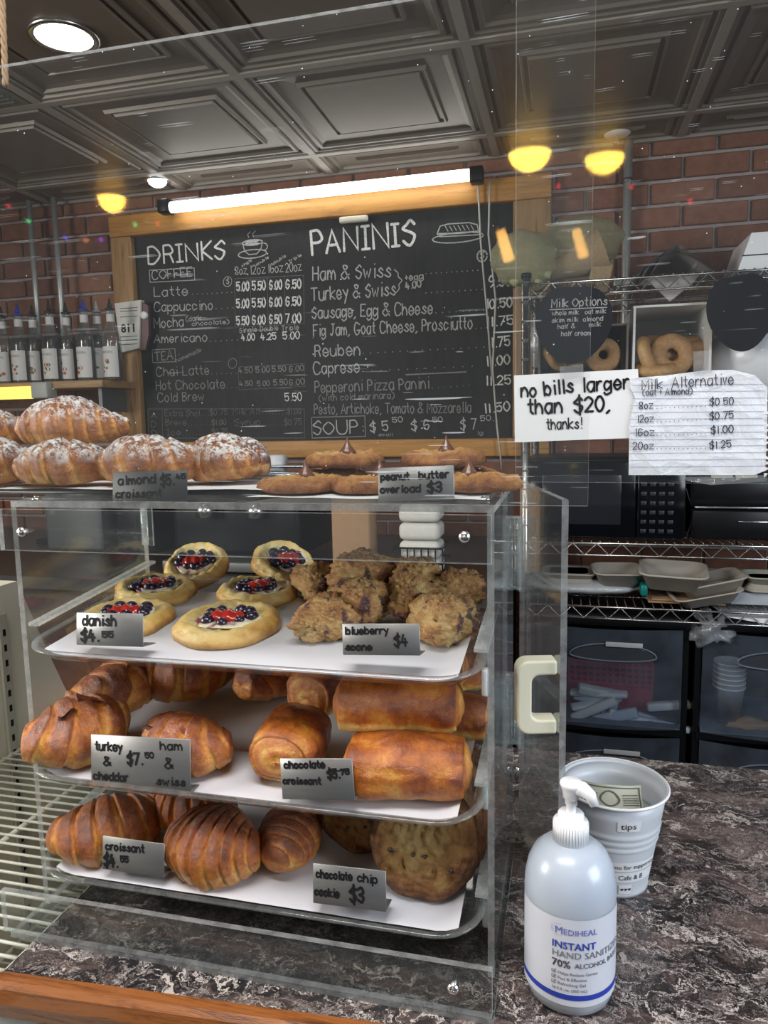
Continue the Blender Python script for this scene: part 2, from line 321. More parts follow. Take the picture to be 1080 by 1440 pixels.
def solo(name, mb, mats, label, cat, loc=None, group=None, bake=False):
    """a thing that is one mesh: vertices given in world space, origin moved to loc"""
    if loc is None: loc = mb.v[0]
    L = Vector(loc); mb.v = [tuple(Vector(p) - L) for p in mb.v]
    o = build(name, mb, mats, bake=bake); o.location = L; return tag(o, label, cat, group)
def struct(name, mb, mats, parent=None, kind='structure'):
    o = build(name, mb, mats, parent)
    if kind: o['kind'] = kind
    return o
def dup(o, loc=None, label=None, parent=None):
    c = o.copy(); COL.objects.link(c)
    if loc is not None: c.location = loc
    if label: c['label'] = label
    if parent is not None: c.parent = parent
    for ch in list(o.children):
        dup(ch, parent=c)
    return c
# ------------------------------------------------------------------ hand lettering: single stroke glyphs, "xy" digit pairs
G = {'A': '02 28 42;14 34', 'B': '02 08;~08 28 37 26 05;~05 25 34 22 02', 'C': '~47 38 18 05 12 32 43', 'D': '02 08;~08 28 45 22 02', 'E': '38 08 02 32;05 25', 'F': '38 08 02;05 25',
 'G': '~47 28 18 05 12 32 44;44 24', 'H': '02 08;32 38;05 35', 'I': '18 12;08 28;02 22', 'J': '18 38;~28 24 12 03', 'K': '02 08;38 05 32', 'L': '08 02 32', 'M': '02 08 24 48 42', 'N': '02 08 42 48',
 'O': '~28 06 04 22 44 46 28', 'P': '02 08;~08 28 36 25 05', 'Q': '~28 06 04 22 44 46 28;33 52', 'R': '02 08;~08 28 36 25 05;25 32', 'S': '~37 28 17 06 25 34 22 12 03', 'T': '28 22;08 48', 'U': '~08 04 12 32 44 48',
 'V': '08 22 48', 'W': '08 12 25 32 48', 'X': '02 48;08 42', 'Y': '08 25 48;25 22', 'Z': '08 48 02 42',
 'a': '~36 16 04 12 22 34;36 32', 'b': '08 02;~04 16 26 34 22 03', 'c': '~35 16 04 12 33', 'd': '38 32;~35 16 04 12 33', 'e': '~04 34 26 16 04 12 22 33', 'f': '~38 27 15 12;06 26', 'g': '~35 16 04 12 34;36 31;~31 10 01',
 'h': '08 02;~04 16 26 34 32', 'i': '16 12;18 18', 'j': '26 21;~21 10 01;28 28', 'k': '08 02;36 04 32', 'l': '18 12', 'm': '06 02;~04 16 24 22;~24 36 44 42', 'n': '06 02;~04 16 26 34 32', 'o': '~16 04 12 22 34 26 16',
 'p': '06 00;~05 26 34 22 03', 'q': '36 30;~35 16 04 12 33', 'r': '06 02;~04 16 26', 's': '~35 26 15 24 33 22 03', 't': '18 13 22;06 26', 'u': '~06 03 12 22 34;36 32', 'v': '06 12 26', 'w': '06 12 25 32 46', 'x': '06 32;36 02',
 'y': '06 23;36 10', 'z': '06 36 02 32', '0': '~18 06 04 12 22 34 36 28 18', '1': '18 12', '2': '~07 18 28 36 02;02 32', '3': '~07 28 36 15;~15 34 22 03', '4': '18 04 34;26 22', '5': '38 08 05;~05 26 34 22 03',
 '6': '~37 18 04 12 22 34 25 04', '7': '08 38 12', '8': '~25 37 28 18 07 15 33 22 12 03 25', '9': '~36 28 18 06 15 25 36 34 12', '$': '~37 28 17 06 25 34 22 12 03;29 21', '&': '~42 17 18 28 37 04 03 12 22 44', ',': '12 01', '.': '12 12',
 ':': '15 15;13 13', '!': '18 14;12 12', '-': '05 25', '+': '05 25;17 13', '(': '~28 06 03 21', ')': '~08 26 23 01', '{': '~28 17 16 05 14 13 22', '}': '~08 17 16 25 14 13 02', "'": '18 17', '%': '02 48;08 08;42 42'}
GW = {}
for ch_, st_ in G.items(): GW[ch_] = max(int(p[0]) for q in st_.split(';') for p in q.replace('~', '').split())
def catmull(p, n=4):
    if len(p) < 3: return p
    q = [p[0]] + p + [p[-1]]; out = []
    for i in range(1, len(q) - 2):
        for k in range(n):
            t = k / n; a, b, c, d = q[i - 1], q[i], q[i + 1], q[i + 2]
            out.append(tuple(0.5 * (2 * b[j] + (c[j] - a[j]) * t + (2 * a[j] - 5 * b[j] + 4 * c[j] - d[j]) * t * t + (3 * b[j] - a[j] - 3 * c[j] + d[j]) * t ** 3) for j in (0, 1)))
    return out + [p[-1]]
def strokes(text, jit=0.12, gap=1.15, seed=1):
    rr = random.Random(seed + len(text)); x = 0; out = []
    for ch in text:
        if ch == ' ': x += 2.6; continue
        g = G.get(ch)
        if not g: continue
        dy = rr.uniform(-jit, jit); sc = 1 + rr.uniform(-jit, jit) * 0.4; sl = rr.uniform(-jit, jit) * 0.25
        for q in g.split(';'):
            p = [((int(c[0])), int(c[1])) for c in q.replace('~', '').split()]
            p = [(x + a * sc + sl * (b - 4), (b - 2) * sc + dy) for a, b in p]
            out.append(catmull(p) if q[0] == '~' else p)
        x += GW[ch] + gap
    return out, max(x - gap, 1)
_RN = [0]
def ribbon(mb, poly, wd, to3, m=0):
    """flat pen stroke as one mitred strip with round ends; each stroke lies a hair above the one before"""
    P = [poly[0]]
    for p in poly[1:]:
        if math.hypot(p[0] - P[-1][0], p[1] - P[-1][1]) > wd * .02: P.append(p)
    h = wd / 2; _RN[0] = (_RN[0] + 1) % 12
    o = Vector(to3(*P[0])); ee = wd; ax = Vector(to3(P[0][0] + ee, P[0][1])) - o; az = Vector(to3(P[0][0], P[0][1] + ee)) - o
    nn = ax.cross(az).normalized(); nn = nn if (EYE - o).dot(nn) > 0 else -nn; nn = nn * (.00001 + .000012 * _RN[0])
    t3 = lambda x, y: Vector(to3(x, y)) + nn
    if len(P) < 2:
        mb.add([t3(P[0][0] + h * math.cos(k * PI / 4), P[0][1] + h * math.sin(k * PI / 4)) for k in range(8)], [tuple(range(8))], m); return
    dirs = [((b[0] - a[0]), (b[1] - a[1])) for a, b in zip(P, P[1:])]; dirs = [(x / math.hypot(x, y), y / math.hypot(x, y)) for x, y in dirs]
    vs = []
    d = dirs[0]; a0 = math.atan2(d[1], d[0])
    cap0 = [(P[0][0] + h * math.cos(a0 + PI / 2 + PI * k / 4), P[0][1] + h * math.sin(a0 + PI / 2 + PI * k / 4)) for k in range(5)]
    L = [cap0[0]]; Rr = [cap0[4]]
    for i in range(1, len(P) - 1):
        d0, d1 = dirs[i - 1], dirs[i]; nx, ny = -(d0[1] + d1[1]), d0[0] + d1[0]; q = math.hypot(nx, ny)
        if q < .25: nx, ny = -d0[1], d0[0]; k_ = 1.0
        else: nx, ny = nx / q, ny / q; k_ = min(1.6, 1 / max(.4, nx * -d0[1] + ny * d0[0]))
        L.append((P[i][0] + nx * h * k_, P[i][1] + ny * h * k_)); Rr.append((P[i][0] - nx * h * k_, P[i][1] - ny * h * k_))
    d = dirs[-1]; a1 = math.atan2(d[1], d[0])
    cap1 = [(P[-1][0] + h * math.cos(a1 - PI / 2 + PI * k / 4), P[-1][1] + h * math.sin(a1 - PI / 2 + PI * k / 4)) for k in range(5)]
    L.append(cap1[4]); Rr.append(cap1[0]); n = len(L)
    mb.add([t3(*p) for p in L + Rr], [(i, n + i, n + i + 1, i + 1) for i in range(n - 1)], m)
    mb.add([t3(*p) for p in cap0], [(0, 1, 2, 3, 4)], m); mb.add([t3(*p) for p in cap1], [(0, 1, 2, 3, 4)], m)
def write(mb, text, P0, P1, h, wd, to3, seed=1, jit=0.12, m=0):
    """text from P0 to P1 (baseline, 2D plane coordinates) with capital height h"""
    st, W = strokes(text, jit, seed=seed); dx, dy = P1[0] - P0[0], P1[1] - P0[1]; L = math.hypot(dx, dy); ux, uy = dx / L, dy / L
    for s in st:
        q = [(P0[0] + ux * a / W * L - uy * b / 6 * h, P0[1] + uy * a / W * L + ux * b / 6 * h) for a, b in s]
        ribbon(mb, q, wd, to3, m)
def dots(mb, P0, P1, n, wd, to3, m=0):
    for i in range(n):
        t = i / max(n - 1, 1); x, y = P0[0] + (P1[0] - P0[0]) * t, P0[1] + (P1[1] - P0[1]) * t
        mb.add([to3(x + wd / 2 * math.cos(k * PI / 3), y + wd / 2 * math.sin(k * PI / 3)) for k in range(6)], [tuple(range(6))], m)
def printed(mb, text, x, y, size, to3, align='LEFT', m=0, bold=0.0):
    cu = bpy.data.curves.new('t', 'FONT'); cu.body = text; cu.size = size; cu.align_x = align; cu.offset = bold; cu.resolution_u = 2
    o = bpy.data.objects.new('t', cu); COL.objects.link(o); dg = bpy.context.evaluated_depsgraph_get()
    me = bpy.data.meshes.new_from_object(o.evaluated_get(dg))
    mb.add([to3(x + q.co.x, y + q.co.y) for q in me.vertices], [tuple(p.vertices) for p in me.polygons], m)
    bpy.data.objects.remove(o); bpy.data.curves.remove(cu); bpy.data.meshes.remove(me)
# ================================================================== LARGE STRUCTURE
CZ = 1.341; WY = 2.60
XL, XR = -3.14, 2.08
wall = struct('wall_back', MB().box(-3.6, WY + .014, -.92, 2.4, WY + .12, CZ + .05), MORTAR)
struct('wall_left', MB().box(-3.72, .9, -.92, -3.6, WY + .12, CZ + .05), MORTAR); struct('wall_right', MB().box(2.4, 1.3, -.92, 2.52, WY + .12, CZ + .05), MORTAR)
struct('floor', MB().box(-3.6, -2.2, -.96, 2.4, WY + .12, -.92), FLOORM)
# bricks: 0.2 x 0.075 modules in running bond, only where the photograph shows the wall
cz, cl = 0.0748, 0.2
bz0 = 1.297 - 18 * cz
def brick_mesh(wd):
    bm = MB(); r = random.Random(int(wd * 1e4)); h = cz - .012; d = .012
    f = [(0, 0, 0), (wd, 0, 0), (wd, 0, h), (0, 0, h)]; e = .003
    f = [(e, 0, e), (wd - e, 0, e), (wd - e, 0, h - e), (e, 0, h - e)]; b = [(0, e, 0), (wd, e, 0), (wd, e, h), (0, e, h)]; k = [(0, d, 0), (wd, d, 0), (wd, d, h), (0, d, h)]
    bm.add(f + b + k, [(0, 1, 2, 3)] + [(i, i + 4, (i + 1) % 4 + 4, (i + 1) % 4) for i in range(4)] + [(i + 4, i + 8, (i + 1) % 4 + 8, (i + 1) % 4 + 4) for i in range(4)])
    me = bpy.data.meshes.new('brick'); me.from_pydata(bm.v, [], bm.f); me.materials.append(BRICK); return me
bmesh_ = brick_mesh(cl - .012); nb = 0; rest = MB()
for j in range(-10, 19):
    z = bz0 + j * cz
    off = 0.1 * (j % 2) + 0.06
    for i in range(-18, 13):
        x = i * cl + off
        if x + cl > 2.3 or x < -3.5: continue
        behind = (-1.60 < x and x + cl < -0.20 and .30 < z < 1.19) or (x > -1.55 and z < .22) or (x > .1 and z < .68) or z < .1
        if behind or x > .95 or x + cl < -2.45:
            rest.add([(x + a * (cl - .012), WY + d, z + c * (cz - .012)) for d in (0, .014) for a, c in ((0, 0), (1, 0), (1, 1), (0, 1))], [(0, 1, 2, 3), (0, 4, 5, 1), (2, 6, 7, 3), (1, 5, 6, 2), (0, 3, 7, 4)]); continue
        o = bpy.data.objects.new('brick', bmesh_); COL.objects.link(o); o.parent = wall
        o.location = (x, WY + R_.uniform(-.0025, .0025), z); nb += 1
build('brick', rest, BRICK, wall)['kind'] = 'stuff'
# ceiling: grid bars and moulded panels
ceil = struct('ceiling', MB().box(-3.6, -2.2, CZ + .035, 2.4, WY + .12, CZ + .08), TILE)
T = 0.58; hw = T / 2 - .012
def tile_mesh(sy=1.0):
    prof = [(1, 0), (.955, 0), (.94, .008), (.915, .008), (.90, .001), (.865, .001), (.85, .008), (.80, .012), (.635, .014), (.62, .005), (.60, .005), (.59, .011), (.565, .011), (.55, .002), (0.02, .002)]
    vs = []; 
    for a, z in prof:
        yy = hw * sy - hw * (1 - a) if sy < 1 else hw * a
        yy = max(yy, .002)
        vs += [(-hw * a, -yy, z), (hw * a, -yy, z), (hw * a, yy, z), (-hw * a, yy, z)]
    fs = [(i * 4 + k, i * 4 + (k + 1) % 4, i * 4 + 4 + (k + 1) % 4, i * 4 + 4 + k) for i in range(len(prof) - 1) for k in range(4)]
    fs.append(tuple(range(len(prof) * 4 - 4, len(prof) * 4)))
    me = bpy.data.meshes.new('ceiling_tile'); me.from_pydata(vs, [], fs); me.materials.append(TILE); return me
t1, t2 = tile_mesh(), tile_mesh(0.36)
gx0 = -.24; gy0 = 1.81
for i in range(-5, 4):
    for j in range(-3, 3):
        cx = gx0 + (i + .5) * T; cy = gy0 + (j - .5) * T
        part_ = j == 2
        if part_: cy = gy0 + T + (WY - gy0 - T) / 2
        o = bpy.data.objects.new('ceiling_tile', t2 if part_ else t1); COL.objects.link(o); o.parent = ceil; o.location = (cx, cy, CZ)
    x = gx0 + i * T
    build('ceiling_grid_bar', MB().box(x - .012, gy0 - 4 * T, CZ - .004, x + .012, WY, CZ + .012), GRIDM, ceil)
for j in range(-4, 2):
    build('ceiling_grid_bar', MB().box(XL, gy0 + j * T - .012, CZ - .0045, XR, gy0 + j * T + .012, CZ + .011), GRIDM, ceil)
struct('trim_1', MB().box(XL, WY - .02, CZ - .006, XR, WY - .0005, CZ + .01), GRIDM)
# perforated vent at the left edge
# counter
front = [(-.470, .474), (-.133, .494), (1.6, .600)]
ctr = thing('counter', 'dark brown marble patterned counter with white veins under the pastry case', 'counter', (0.4, .75, 0))
build('worktop', MB().prism(front + [(1.6, 1.0), (-.47, 1.0)], -.032, 0), MARBLE, ctr)
tm = MB()
tv = []
for (x, y) in front:
    for dy, dz in ((0, 0), (-.010, 0.0), (-.015, -.004), (-.017, -.016), (-.015, -.030), (0, -.034)): tv.append((x, y + dy, dz + .001))
tm.add(tv, [(i * 6 + k, i * 6 + k + 1, i * 6 + 7 + k, i * 6 + 6 + k) for i in range(2) for k in range(5)] + [tuple(range(6))])
build('wooden_edge_trim', tm, TRIMW, ctr)['label'] = 'varnished brown wood edge strip'
CAB = plain('dark_cabinet_front', (0.045, 0.025, 0.02), 0.5, bump=0.1)
build('cabinet_front', MB().prism([(-.43, .50), (1.6, .62), (1.6, .98), (-.43, .98)], -.92, -.033), CAB, ctr)
# refrigerated display left of the counter, seen from above
fr = thing('open_refrigerated_display', 'cream enamelled open cooler with wire shelves at left of counter', 'cooler', (-.8, .7, -.9))
build('side_wall', MB().prism([(.2, -.9), (1.05, -.9), (1.05, -.10), (.95, .12), (.90, .24), (.2, .24)], -.83, -.80, M=Matrix(((0, 0, 1, 0), (1, 0, 0, 0), (0, 1, 0, 0), (0, 0, 0, 1)))), CREAM, fr)
build('back_panel', MB().box(-.8, 1.03, -.9, -.475, 1.06, -.02), plain('grey_panel_steel', (0.22, 0.225, 0.22), 0.4, 0.5), fr)  # back panel in its own grey steel
build('floor_panel', MB().box(-.8, .2, -.62, -.475, 1.03, -.60), CREAM, fr)
build('counter_side_panel', MB().box(-.476, .2, -.60, -.4715, 1.03, -.035), CREAM, fr)
for y in (.66, .86):
    st = build('shelf_standard', MB().box(-.7985, y - .008, -.55, -.794, y + .008, .20), plain('standard_steel', (0.6, 0.59, 0.52), 0.4, 0.3), fr)
    sl = MB()
    for k in range(30): sl.box(-.794, y - .0025, -.5 + k * .023, -.7935, y + .0025, -.49 + k * .023)
    s2 = build('slots', sl, BLACKP, st); s2['kind'] = 'stuff'
for zz in (-.012, -.30):
    sh = build('wire_shelf', MB().tube([(-.636, .22, zz), (-.636, 1.02, zz)], .0035).tube([(-.478, .22, zz), (-.478, 1.02, zz)], .0035).tube([(-.79, .22, zz), (-.79, 1.02, zz)], .0035), WIREW, fr)
    cr = MB()
    for k in range(52): cr.tube([(-.79, .225 + k * .0152, zz + .004), (-.478, .225 + k * .0152, zz + .004)], .0018, 5)
    build('cross_wires', cr, WIREW, sh)['kind'] = 'stuff'
# back counter along the wall, mostly hidden
bc = thing('back_counter', 'dark counter along the brick wall behind the pastry case', 'counter', (-1.3, 2.2, -.9))
build('worktop', MB().box(-2.9, 1.72, .01, -.17, 2.59, .045), plain('dark_worktop', (0.05, 0.045, 0.042), 0.3), bc)
build('cabinet_body', MB().box(-2.9, 1.76, -.92, -.17, 2.59, .01), CAB, bc)
# ------------------------------------------------------------------ chalkboard menu
bT = 1.186; bB = .398; bLx = ony(195, 440, 2.585).x; bRx = ony(722, 440, 2.585).x
fTop = 1.262; fBot = .335; fLx = bLx - .088; fRx = bRx + .125
bd = thing('menu_chalkboard', 'large pine framed chalkboard listing drinks and paninis in white chalk', 'menu board', ((bLx + bRx) / 2, 2.585, fBot))
build('board_panel', MB().box(bLx - .02, 2.586, bB - .02, bRx + .02, 2.60, bT + .02), BOARD, bd)
build('frame_rail', MB().rbox((fLx + fRx) / 2, 2.575, (bT + fTop) / 2, fRx - fLx, .045, fTop - bT, .004), PINE, bd)['label'] = 'top rail glowing orange under the tube light'
build('frame_rail', MB().rbox((fLx + fRx) / 2, 2.575, (bB + fBot) / 2, fRx - fLx, .045, bB - fBot, .004), PINE, bd)
build('frame_post', MB().rbox((bLx + fLx) / 2, 2.577, (bB + bT) / 2, bLx - fLx, .04, bT - bB - .001, .004), PINEV, bd)
build('frame_post', MB().rbox((bRx + fRx) / 2, 2.577, (bB + bT) / 2, fRx - bRx, .04, bT - bB - .001, .004), PINEV, bd)
BY = 2.5845
to3 = lambda x, z: (x, BY, z)
def b2(px, py): p = ony(px, py, BY); return (p.x, p.z)
PX = 2.66 / F * 0.97
def chalkline(name, mat, items, mb=None):
    mb = mb or MB()
    for it in items:
        if it[0] == 'd': dots(mb, b2(*it[1]), b2(*it[2]), it[3], 1.5 * PX, to3)
        elif it[0] == 'l':
            pts = [b2(*p) for p in it[1]]; ribbon(mb, pts, it[2] * PX, to3)
        else:
            t, p0, p1, hh, wpx = it[:5]; write(mb, t, b2(*p0), b2(*p1), hh * PX, wpx * PX, to3)
    o = build(name, mb, mat, bd); o['kind'] = 'stuff'; return o
def boxpts(x0, y0, x1, y1, sl=-.05): return [(x0, y0), (x1, y0 + (x1 - x0) * sl), (x1 + 1, y1 + (x1 - x0) * sl), (x0 + 1, y1), (x0, y0)]
def ell(cx, cy, rx, ry, a0=0, a1=360, n=18, sl=-.09): return [(cx + rx * math.cos(math.radians(a0 + (a1 - a0) * k / n)), cy + ry * math.sin(math.radians(a0 + (a1 - a0) * k / n)) + rx * math.cos(math.radians(a0 + (a1 - a0) * k / n)) * sl) for k in range(n + 1)]
chalkline('heading_lettering', CH1, [('DRINKS', (209, 371), (316, 363), 25, 3.0), ('PANINIS', (439, 358), (583, 343), 31, 3.8)])
chalkline('coffee_lettering', CH2, [('COFFEE', (214, 393), (270, 388), 13, 1.6), ('Latte', (217, 417), (264, 415), 13, 1.5), ('d', (271, 414), (326, 411), 9),
    ('Cappuccino', (217, 438), (299, 435), 13, 1.5), ('d', (304, 434), (328, 433), 4), ('Mocha', (217, 461), (258, 459), 14, 1.5), ('(dark', (262, 452), (283, 450), 7, 1), ('chocolate)', (270, 458), (322, 455), 6, 1),
    ('Americano', (217, 482), (291, 480), 12, 1.4), ('d', (296, 480), (334, 478), 6), ('l', boxpts(210, 380, 273, 397), 1.2), ('l', ell(320, 396, 6, 7), 1), ('$', (318, 399), (322, 399), 7, .9)])
chalkline('tea_lettering', CH3, [('TEA', (218, 507), (243, 505), 13, 1.5), ('l', boxpts(214, 492, 246, 510), 1.2), ('homemade', (248, 510), (283, 494), 6, 1), ('Chai Latte', (220, 529), (294, 526), 13, 1.4), ('d', (298, 526), (332, 525), 6),
    ('Hot Chocolate', (220, 548), (316, 546), 13, 1.4), ('d', (320, 546), (332, 545), 3), ('Cold Brew', (222, 565), (287, 563), 13, 1.4), ('l', ell(327, 511, 6, 7), .9),
    ('4.50', (336, 525), (355, 524), 8, 1.1), ('6.00', (407, 523), (427, 521), 8, 1.3), ('5.00', (360, 524), (379, 523), 8, 1.4), ('5.50', (383, 523), (402, 522), 8, 1.4),
    ('4.50', (337, 543), (355, 542), 7, 1.2), ('5.00', (362, 543), (379, 542), 7, 1.2), ('5.50', (385, 542), (404, 541), 8, 1.3), ('6.00', (407, 542), (428, 540), 8, 1.3)])
chalkline('price_lettering', CH1, [(p, (x0, y + (400 - x0) * .045), (x1, y + (400 - x1) * .045), 12, 2.0) for y, row in ((406, ('5.00', '5.50', '6.00', '6.50')), (430, ('5.00', '5.50', '6.00', '6.50')), (454, ('5.50', '6.00', '6.50', '7.00')))
    for p, (x0, x1) in zip(row, ((333, 350), (355, 373), (379, 396), (402, 423)))] + [('4.00', (340, 479), (358, 478), 9, 1.6), ('4.25', (367, 478), (388, 477), 9, 1.6), ('5.00', (398, 477), (421, 476), 10, 1.6),
    ('5.50', (401, 564), (424, 563), 11, 1.4), ('9.50', (688, 404), (718, 401), 14, 2), ('10.50', (684, 434), (720, 431), 12, 2), ('11.75', (684, 459), (722, 456), 12, 2), ('11.75', (686, 489), (717, 486), 13, 2), ('11.00', (684, 515), (717, 511), 12, 2), ('11.25', (683, 542), (718, 540), 12, 2), ('11.50', (681, 581), (717, 577), 12, 2), ('9.50', (690, 375), (716, 372), 12, 1.6)])
chalkline('size_lettering', CH2, [('8oz', (331, 386), (347, 385), 11, 1.2), ('12oz', (352, 386), (373, 384), 12, 1.2), ('16oz', (377, 384), (398, 382), 12, 1.2), ('20oz', (402, 383), (424, 380), 12, 1.2), ('single', (340, 376), (354, 367), 4, .8), ('double', (361, 374), (378, 363), 4, .8), ('double', (385, 372), (402, 361), 4, .8), ('triple', (407, 369), (424, 360), 4, .8),
    ('Single', (337, 468), (361, 466), 7, 1), ('Double', (366, 466), (391, 464), 7, 1), ('Triple', (396, 465), (420, 463), 7, 1)])
chalkline('price_table_lines', CH4, [('l', boxpts(330, 392, 427, 460), 1)] + [('l', [(x, 391 - (x - 330) * .05), (x + 1, 458 - (x - 330) * .05)], .9) for x in (352, 376, 400)] + [('l', boxpts(335, 516, 428, 548), .8), ('l', boxpts(208, 575, 428, 616, 0), .9), ('l', [(228, 575), (229, 616)], .9)])
chalkline('extras_lettering', CH4, [('A', (213, 588), (220, 588), 9, 1.1), ('D', (213, 601), (220, 601), 9, 1.1), ('D', (214, 614), (221, 614), 9, 1.1), ('Extra Shot', (232, 585), (282, 585), 9, 1.2), ('d', (285, 584), (293, 584), 3), ('$0.75', (295, 584), (320, 583), 9, 1.2), ('Milk Alt', (328, 583), (366, 583), 10, 1.2), ('d', (370, 582), (402, 582), 8), ('$1.00', (404, 582), (423, 582), 8, 1.2),
    ('Breve', (233, 598), (262, 598), 9, 1.2), ('d', (265, 598), (295, 597), 8), ('Syrup', (330, 599), (366, 598), 10, 1.2), ('d', (369, 598), (397, 598), 8), ('$0.75', (400, 598), (424, 597), 9, 1.2), ('Ice', (235, 612), (254, 612), 9, 1.2), ('d', (257, 612), (295, 611), 9), ('$0.75', (298, 611), (320, 611), 9, 1.2), ('$1.00', (298, 598), (318, 597), 8, 1.6)])
chalkline('panini_lettering', CH2, [('Ham & Swiss', (440, 394), (549, 389), 18, 1.9), ('Turkey & Swiss', (438, 423), (556, 415), 18, 1.9), ('}', (557, 412), (566, 411), 30, 1.4), ('+egg', (570, 395), (595, 392), 8, 1.3), ('4.00', (571, 407), (592, 403), 9, 1.8), ('d', (599, 385), (672, 380), 11), ('d', (599, 412), (678, 407), 11),
    ('Sausage, Egg & Cheese', (439, 448), (608, 441), 16, 1.8), ('d', (613, 440), (680, 436), 8), ('Fig Jam, Goat Cheese, Prosciutto', (441, 473), (664, 462), 16, 1.7), ('d', (669, 462), (684, 461), 3), ('Reuben', (443, 501), (506, 499), 16, 1.8), ('d', (511, 497), (681, 488), 17),
    ('Caprese', (441, 526), (505, 523), 16, 1.8), ('d', (511, 522), (664, 515), 13), ('l', ell(678, 360, 7, 8), 2), ('$', (675, 364), (680, 364), 9, 1.3)])
chalkline('lower_panini_lettering', CH3, [('Pepperoni Pizza Panini', (443, 552), (603, 546), 15, 1.7), ('d', (608, 546), (660, 542), 7), ('(with cold marinara)', (449, 564), (554, 560), 9, 1.1), ('Pesto, Artichoke, Tomato & Mozzarella', (442, 582), (662, 580), 14, 1.5), ('l', [(571, 527), (655, 523)], 1.8),
    ('l', boxpts(438, 587, 513, 616, -.03), 1.3), ('small', (532, 613), (552, 613), 4, .9), ('lg', (671, 611), (679, 611), 5, .9)])
chalkline('soup_lettering', CH2, [('SOUP:', (441, 611), (511, 609), 19, 1.8), ('$ 5', (521, 607), (546, 605), 14, 1.8), ('50', (552, 594), (566, 593), 7, 1.2), ('$ 6', (579, 605), (604, 603), 14, 1.8), ('50', (609, 594), (622, 593), 7, 1.2), ('$ 7', (648, 604), (670, 603), 15, 1.6), ('50', (676, 592), (690, 591), 7, 1.1)])
chalkline('cup_drawing', CH2, [('l', ell(355, 341, 14, 4), 1.4), ('l', [(341, 342), (344, 353), (350, 358), (361, 357), (367, 350), (369, 340)], 1.5), ('l', ell(355, 357, 20, 6), 1.6), ('l', ell(371, 347, 5, 5, -90, 120), 1.4), ('l', [(350, 334), (348, 330), (352, 326)], 1), ('l', [(357, 333), (355, 329), (359, 325)], 1), ('l', ell(355, 341, 9, 2), 3.2)])
chalkline('sandwich_drawing', CH2, [('l', ell(644, 334, 36, 7), 1.6), ('l', [(615, 328), (619, 318), (630, 315), (660, 313), (671, 316), (673, 325)], 1.5), ('l', [(615, 329), (645, 328), (674, 325)], 2.2), ('l', [(618, 333), (674, 330)], 1.5)] + [('l', [(626 + k * 6, 318 - k * .3), (630 + k * 6, 325 - k * .3)], 1) for k in range(7)])
# magnet/eraser on the board's top edge
p0 = ony(478, 312, 2.56); p1 = ony(518, 309, 2.56)
solo('board_eraser', MB().rbox((p0.x + p1.x) / 2, 2.556, p0.z + .003, p1.x - p0.x, .02, .022, .006), plain('cream_felt', (0.62, 0.58, 0.48), 0.8), 'small cream eraser on the top rail above the word paninis', 'eraser')
# tube light above the board
a = ony(240, 292, 2.50); b = ony(662, 244, 2.50)
tl = thing('fluorescent_tube_light', 'bright white tube light mounted over the menu chalkboard', 'light', ((a.x + b.x) / 2, 2.50, a.z))
build('tube', MB().tube([(a.x, 2.50, a.z), (b.x, 2.50, a.z + .008)], .019, 16), emis('tube_glow', (1.0, 0.98, 0.94), 7.0), tl)
for xx in (a.x - .02, b.x + .02): build('end_cap', MB().rbox(xx, 2.50, a.z + .004, .045, .05, .05, .006), BLACKP, tl)
build('mounting_channel', MB().box(a.x, 2.515, a.z + .012, b.x, 2.56, a.z + .030), DSTEEL, tl)
for pts, lb in (([(672, 255), (676, 340), (684, 430), (692, 530)], 'thin white cord hanging straight from the tube light, left of the two'), ([(689, 255), (687, 330), (697, 420), (693, 520), (699, 600), (706, 660)], 'thin white cord with bends from the tube light, right of the two')):
    q = [ony(x, y, 2.53) for x, y in pts]; solo('hanging_cord', MB().tube([tuple(v) for v in q], .0035, 6), plain('cord_white', (0.55, 0.54, 0.50), 0.6), lb, 'cord', q[0])
# ------------------------------------------------------------------ ceiling lights
def recessed(x, y, r, em, label, name='recessed_ceiling_light', z=CZ + .001, dome=.002):
    t = thing(name, label, 'light', (x, y, z))
    build('trim_ring', MB().lathe([(r, -.004), (r + .012, -.006), (r + .016, -.002), (r + .014, .0), (r, .0)], 32, (x, y, z)), STEEL, t)
    build('lamp', MB().lathe([(.001, -.0025 - dome), (r * .3, -.0025 - dome * .95), (r * .6, -.0025 - dome * .78), (r * .85, -.0025 - dome * .48), (r, -.002)], 32, (x, y, z)), em, t)
p = onz(90, 52, CZ)
recessed(p.x, p.y, .062, emis('white_lamp', (1, 0.98, 0.95), 28), 'bright white recessed light in the ceiling panel at upper left')
p = onz(227, 262, CZ)
recessed(-1.44, 2.46, .034, emis('white_lamp_small', (0.95, 0.97, 1), 14), 'small white ceiling light above the left end of the tube light', 'small_ceiling_light', CZ, .022)
YEL = emis('warm_lamp', (1, 0.55, 0.09), 30.0); YEL2 = emis('warm_lamp_right', (1, 0.60, 0.09), 30.0)
recessed(-.13, -1.547, .070, YEL2, 'warm yellow ceiling light behind the customer, mirrored in the sneeze guard above the board', z=CZ, dome=.055)
recessed(-1.709, -1.539, .052, YEL, 'warm amber ceiling light behind the customer, mirrored above the syrup bottles', z=CZ, dome=.055)
p = ony(704, 325, 2.587); q = ony(716, 366, 2.587)
solo('amber_wall_lamp', MB().tube([(p.x, 1.04 - 2.587, p.z), (q.x, 1.04 - 2.587, q.z)], [.016, .019], 14), emis('amber_glow', (1, .5, .12), 16.0), 'slim amber wall lamp mirrored in the sneeze guard beside the board', 'lamp')
sl = thing('string_lights', 'string of tiny coloured lights behind the customer, mirrored in the sneeze guard', 'string lights', (-2.0, -1.6, 1.2))
